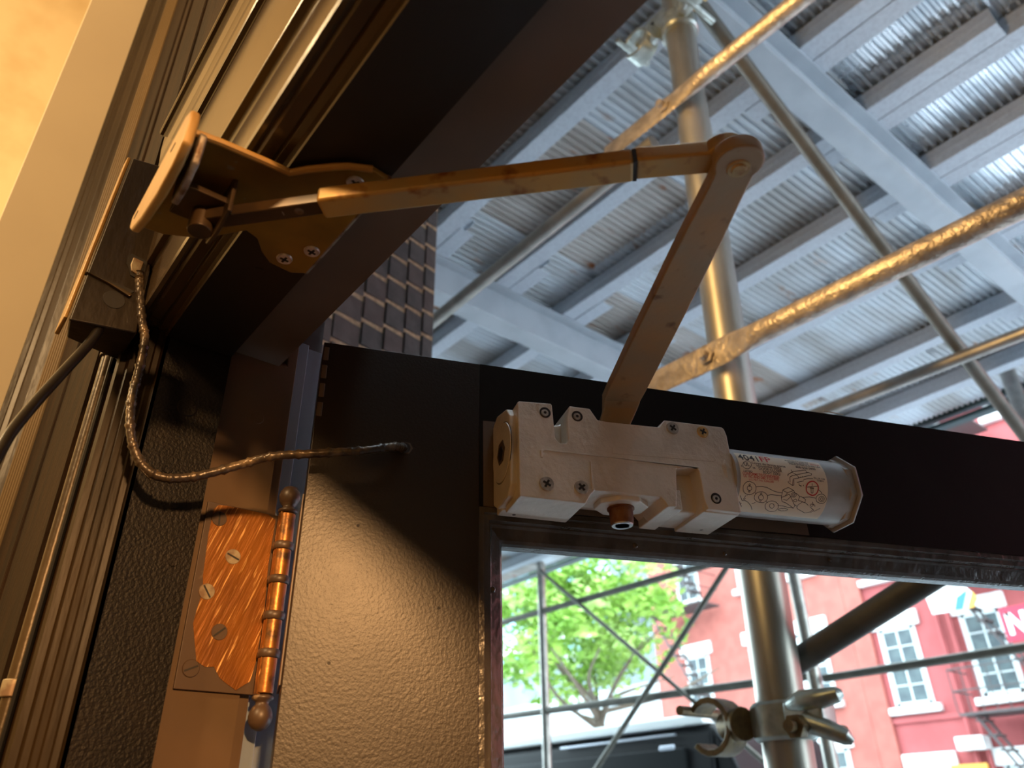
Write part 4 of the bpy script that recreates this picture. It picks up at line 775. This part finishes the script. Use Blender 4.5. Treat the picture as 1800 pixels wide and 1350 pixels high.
leaves(3800,(-9.6,9,3.1),(2.1,1.5,1.5),M['leaf2'],.085,2).build('foliage',M['leaf2'],tree,kind='stuff')

# ------------------------------------------------------------------ red building across the street
YF=20.0
rb=empty('red_building',(-9,YF,-1.8),label='red painted brick building with white lintels across the street',cat='building')
b=MB(); b.box((-10.56,YF,-1.78),(30,YF+8,14)); b.build('facade',M['red'],rb)
b=MB(); b.box((-17.3,YF-.10,-1.78),(-10.56,YF+8,13)); b.build('side_facade',M['red_orange'],rb)
b=MB(); b.box((-10.50,YF-.06,1.98),(2,YF+.05,2.10)); b.build('string_course',M['red'],rb)
b=MB(); b.box((-10.55,YF-.10,-1.78),(-10.05,YF,13)).build('pilaster',M['red_orange'],rb)
for x in (-8.30,-8.02): 
    b=MB(); b.tube([(x,YF-.12,-1.5),(x,YF-.12,13)],.05,8); b.build('drainpipe',M['red'],rb)
def window(xc,z0,w_=.86,h=1.80,yf=YF,lint=True):
    x0=xc-w_/2;x1=xc+w_/2
    b=MB(); t=.075
    b.box((x0-.05,yf-.03,z0),(x0+t,yf+.03,z0+h)).box((x1-t,yf-.03,z0),(x1+.05,yf+.03,z0+h)).box((x0,yf-.03,z0+h-t),(x1,yf+.03,z0+h)).box((x0,yf-.03,z0),(x1,yf+.03,z0+t)).box((x0,yf-.045,z0+h*.5-.04),(x1,yf+.02,z0+h*.5+.04)).box((xc-.02,yf-.035,z0),(xc+.02,yf,z0+h)).box((x0,yf-.035,z0+h*.25-.015),(x1,yf,z0+h*.25+.015)).box((x0,yf-.035,z0+h*.75-.015),(x1,yf,z0+h*.75+.015))
    f=b.build('window_frame',M['sash'],rb)
    for i in range(2):
        for j in range(4):
            b=MB(); b.box((x0+t+(xc-x0-t)*i if i==0 else xc+.02,yf-.022,z0+h*j/4+.02),(xc-.02 if i==0 else x1-t,yf-.015,z0+h*(j+1)/4-.02)); b.build('pane',M['pane'],f)
    if lint:
        b=MB(); b.box((x0-.20,yf-.09,z0+h),(x1+.20,yf+.02,z0+h+.36)); b.build('lintel',M['white'],rb,bevel=.02,seg=1)
    b=MB(); b.box((x0-.20,yf-.16,z0-.20),(x1+.20,yf+.02,z0-.03)); b.build('sill',M['white'],rb,bevel=.02,seg=1)
for xc in (-9.40,-7.36,-5.3,-3.2):
    for z0 in (-.85,2.36,5.50,8.65): window(xc,z0)
for xc in (-15.65,-13.3,-11.75):
    for z0 in (-.2,2.70,6.1,9.2): window(xc,z0,.80,1.75,YF-.10)
fe=[]
def fireescape(xc,z0s,lb,w_=2.0,y=YF-.12):
    e=empty('fire_escape',(xc,y,z0s[0]),label=lb,cat='fire escape',group='fire escapes')
    for z0 in z0s:
        b=MB(); b.box((xc-w_/2,y-1.0,z0-.05),(xc+w_/2,y,z0)); b.build('platform',M['iron'],e)
        b=MB()
        for zz in (.45,.9): b.tube([(xc-w_/2,y,z0+zz),(xc-w_/2,y-1,z0+zz),(xc+w_/2,y-1,z0+zz),(xc+w_/2,y,z0+zz)],.018,6)
        b.build('handrail',M['iron'],e)
        b=MB()
        for i in range(9): x=xc-w_/2+w_*i/8; b.tube([(x,y-1,z0),(x,y-1,z0+.9)],.012,5)
        b.build('balusters',M['iron'],e)
        b=MB(); b.tube([(xc-w_/2+.25,y-.35,z0),(xc+w_/2-.35,y-.35,z0-3.0)],.03,6); b.tube([(xc-w_/2+.25,y-.85,z0),(xc+w_/2-.35,y-.85,z0-3.0)],.03,6)
        for i in range(10):
            t=(i+.5)/10; x=xc-w_/2+.25+(w_-.6)*t; b.box((x-.1,y-.85,z0-3.0*t-.02),(x+.1,y-.35,z0-3.0*t+.01))
        b.build('stair',M['iron'],e)
fireescape(-6.9,(1.95,5.15,8.3),'black iron fire escape in front of the far right windows',2.2)
fireescape(-15.6,(5.75,9.0),'black iron fire escape beside the tree on the red building',2.3,YF-.22)
ac=empty('wall_air_conditioner',(-8.2,YF-.2,1.3),label='white air conditioner sticking out of the red wall',cat='air conditioner')
b=MB(); b.box((-8.56,YF-.40,1.28),(-7.95,YF,1.56)); b.build('casing',M['white'],ac,bevel=.015)
b=MB(); b.box((-8.50,YF-.41,1.32),(-8.15,YF-.395,1.52)); b.build('grille',M['sash'],ac)
sg=empty('logo_reflection',(-7.5,YF-1.2,4.2),label='white panel with blue and orange bands standing for reflected logo decals',cat='sign',group='facade signs')  # panel built in place of a reflection of logo decals
b=MB(); b.prism([(-7.90,4.05),(-7.95,4.52),(-7.55,4.62),(-7.05,4.50),(-6.85,4.20),(-7.10,4.02)],lambda x,z,y:(x,y,z),YF-1.22,YF-1.16); b.build('panel',M['white'],sg)
b=MB(); b.prism([(-7.40,4.04),(-7.28,4.30),(-7.02,4.42),(-7.08,4.28),(-7.22,4.03)],lambda x,z,y:(x,y,z),YF-1.235,YF-1.22); b.build('blue_band',M['logoblue'],sg)
b=MB(); b.prism([(-7.12,4.03),(-7.02,4.20),(-6.92,4.36),(-6.85,4.20),(-6.98,4.02)],lambda x,z,y:(x,y,z),YF-1.235,YF-1.22); b.build('orange_band',M['signorange'],sg)
b=MB(); b.tube([(-7.5,YF-1.19,4.60),(-7.5,YF-.0,4.72)],.025,8); b.build('bracket_arm',M['iron'],sg)  # arm added only to hold the reflection panel
sg2=empty('red_sign',(-6.3,YF-1.4,3.7),label='crimson sign with white letters at the far right edge',cat='sign',group='facade signs')
b=MB(); b.box((-6.45,YF-1.45,3.15),(-5.2,YF-1.40,3.85)); b.build('panel',M['signred'],sg2)
b=MB(); zb=3.28; xb=-6.36; yb=YF-1.456
b.box((xb,yb,zb),(xb+.09,yb+.006,zb+.45)).box((xb+.30,yb,zb),(xb+.39,yb+.006,zb+.45)); b.prism([(xb,zb+.45),(xb+.11,zb+.45),(xb+.39,zb),(xb+.28,zb)],lambda x,z,y:(x,y,z),yb,yb+.006); b.build('letter',M['white'],sg2)
b=MB(); b.tube([(-5.8,YF-1.42,3.84),(-5.8,YF,3.95)],.025,8); b.build('bracket_arm',M['iron'],sg2)
# red shop sign low on facade
b=MB(); b.box((-8.9,YF-.2,.82),(-8.1,YF-.1,1.02)); tag(b.build('shop_sign_strip',M['signorange']),'orange-red sign strip low on the red building','sign',group='facade signs')

# ------------------------------------------------------------------ buildings behind the tree
fb=empty('glass_building',(-30,32,-1.8),label='teal and pale glass office building behind the tree',cat='building')
b=MB(); b.box((-42,32,-1.78),(-24,40,26)); b.build('tower',M['far_glass'],fb)
for k in range(9):
    b=MB(); b.box((-42,31.9,1+2.8*k),(-24,32.02,1.55+2.8*k)); b.build('floor_band',M['white'],fb)
gb=empty('grey_building',(-27,26,-1.8),label='grey blue low building behind the tree and van',cat='building')
b=MB(); b.box((-40,26,-1.78),(-22.2,31,7.0)); b.build('wall',M['far_grey'],gb)
b=MB(); b.box((-40,25.9,6.7),(-22.2,26.05,7.1)); b.build('cornice',M['far_pale'],gb)
for x in (-37,-34,-31,-28,-25):
    b=MB(); b.box((x,25.93,3.1),(x+1.6,26.02,5.2)); b.build('window',M['pane'],gb)
sb=empty('slate_building',(-20,24,-1.8),label='slate blue narrow building beside the red one',cat='building')
b=MB(); b.box((-22.0,23,-1.78),(-17.3,30,16)); b.build('wall',M['far_grey'],sb)
for z in (6.0,9.2): 
    for x in (-21.3,-19.6): b=MB(); b.box((x,22.95,z),(x+1.0,23.02,z+1.8)); b.build('window',M['pane'],sb)
pb=empty('pale_wall',(-24,18,-1.8),label='low pale stone wall behind the tree trunk',cat='wall')
b=MB(); b.box((-32,20.5,-1.78),(-17.4,20.8,4.1)); b.build('wall_panel',M['far_pale'],pb)
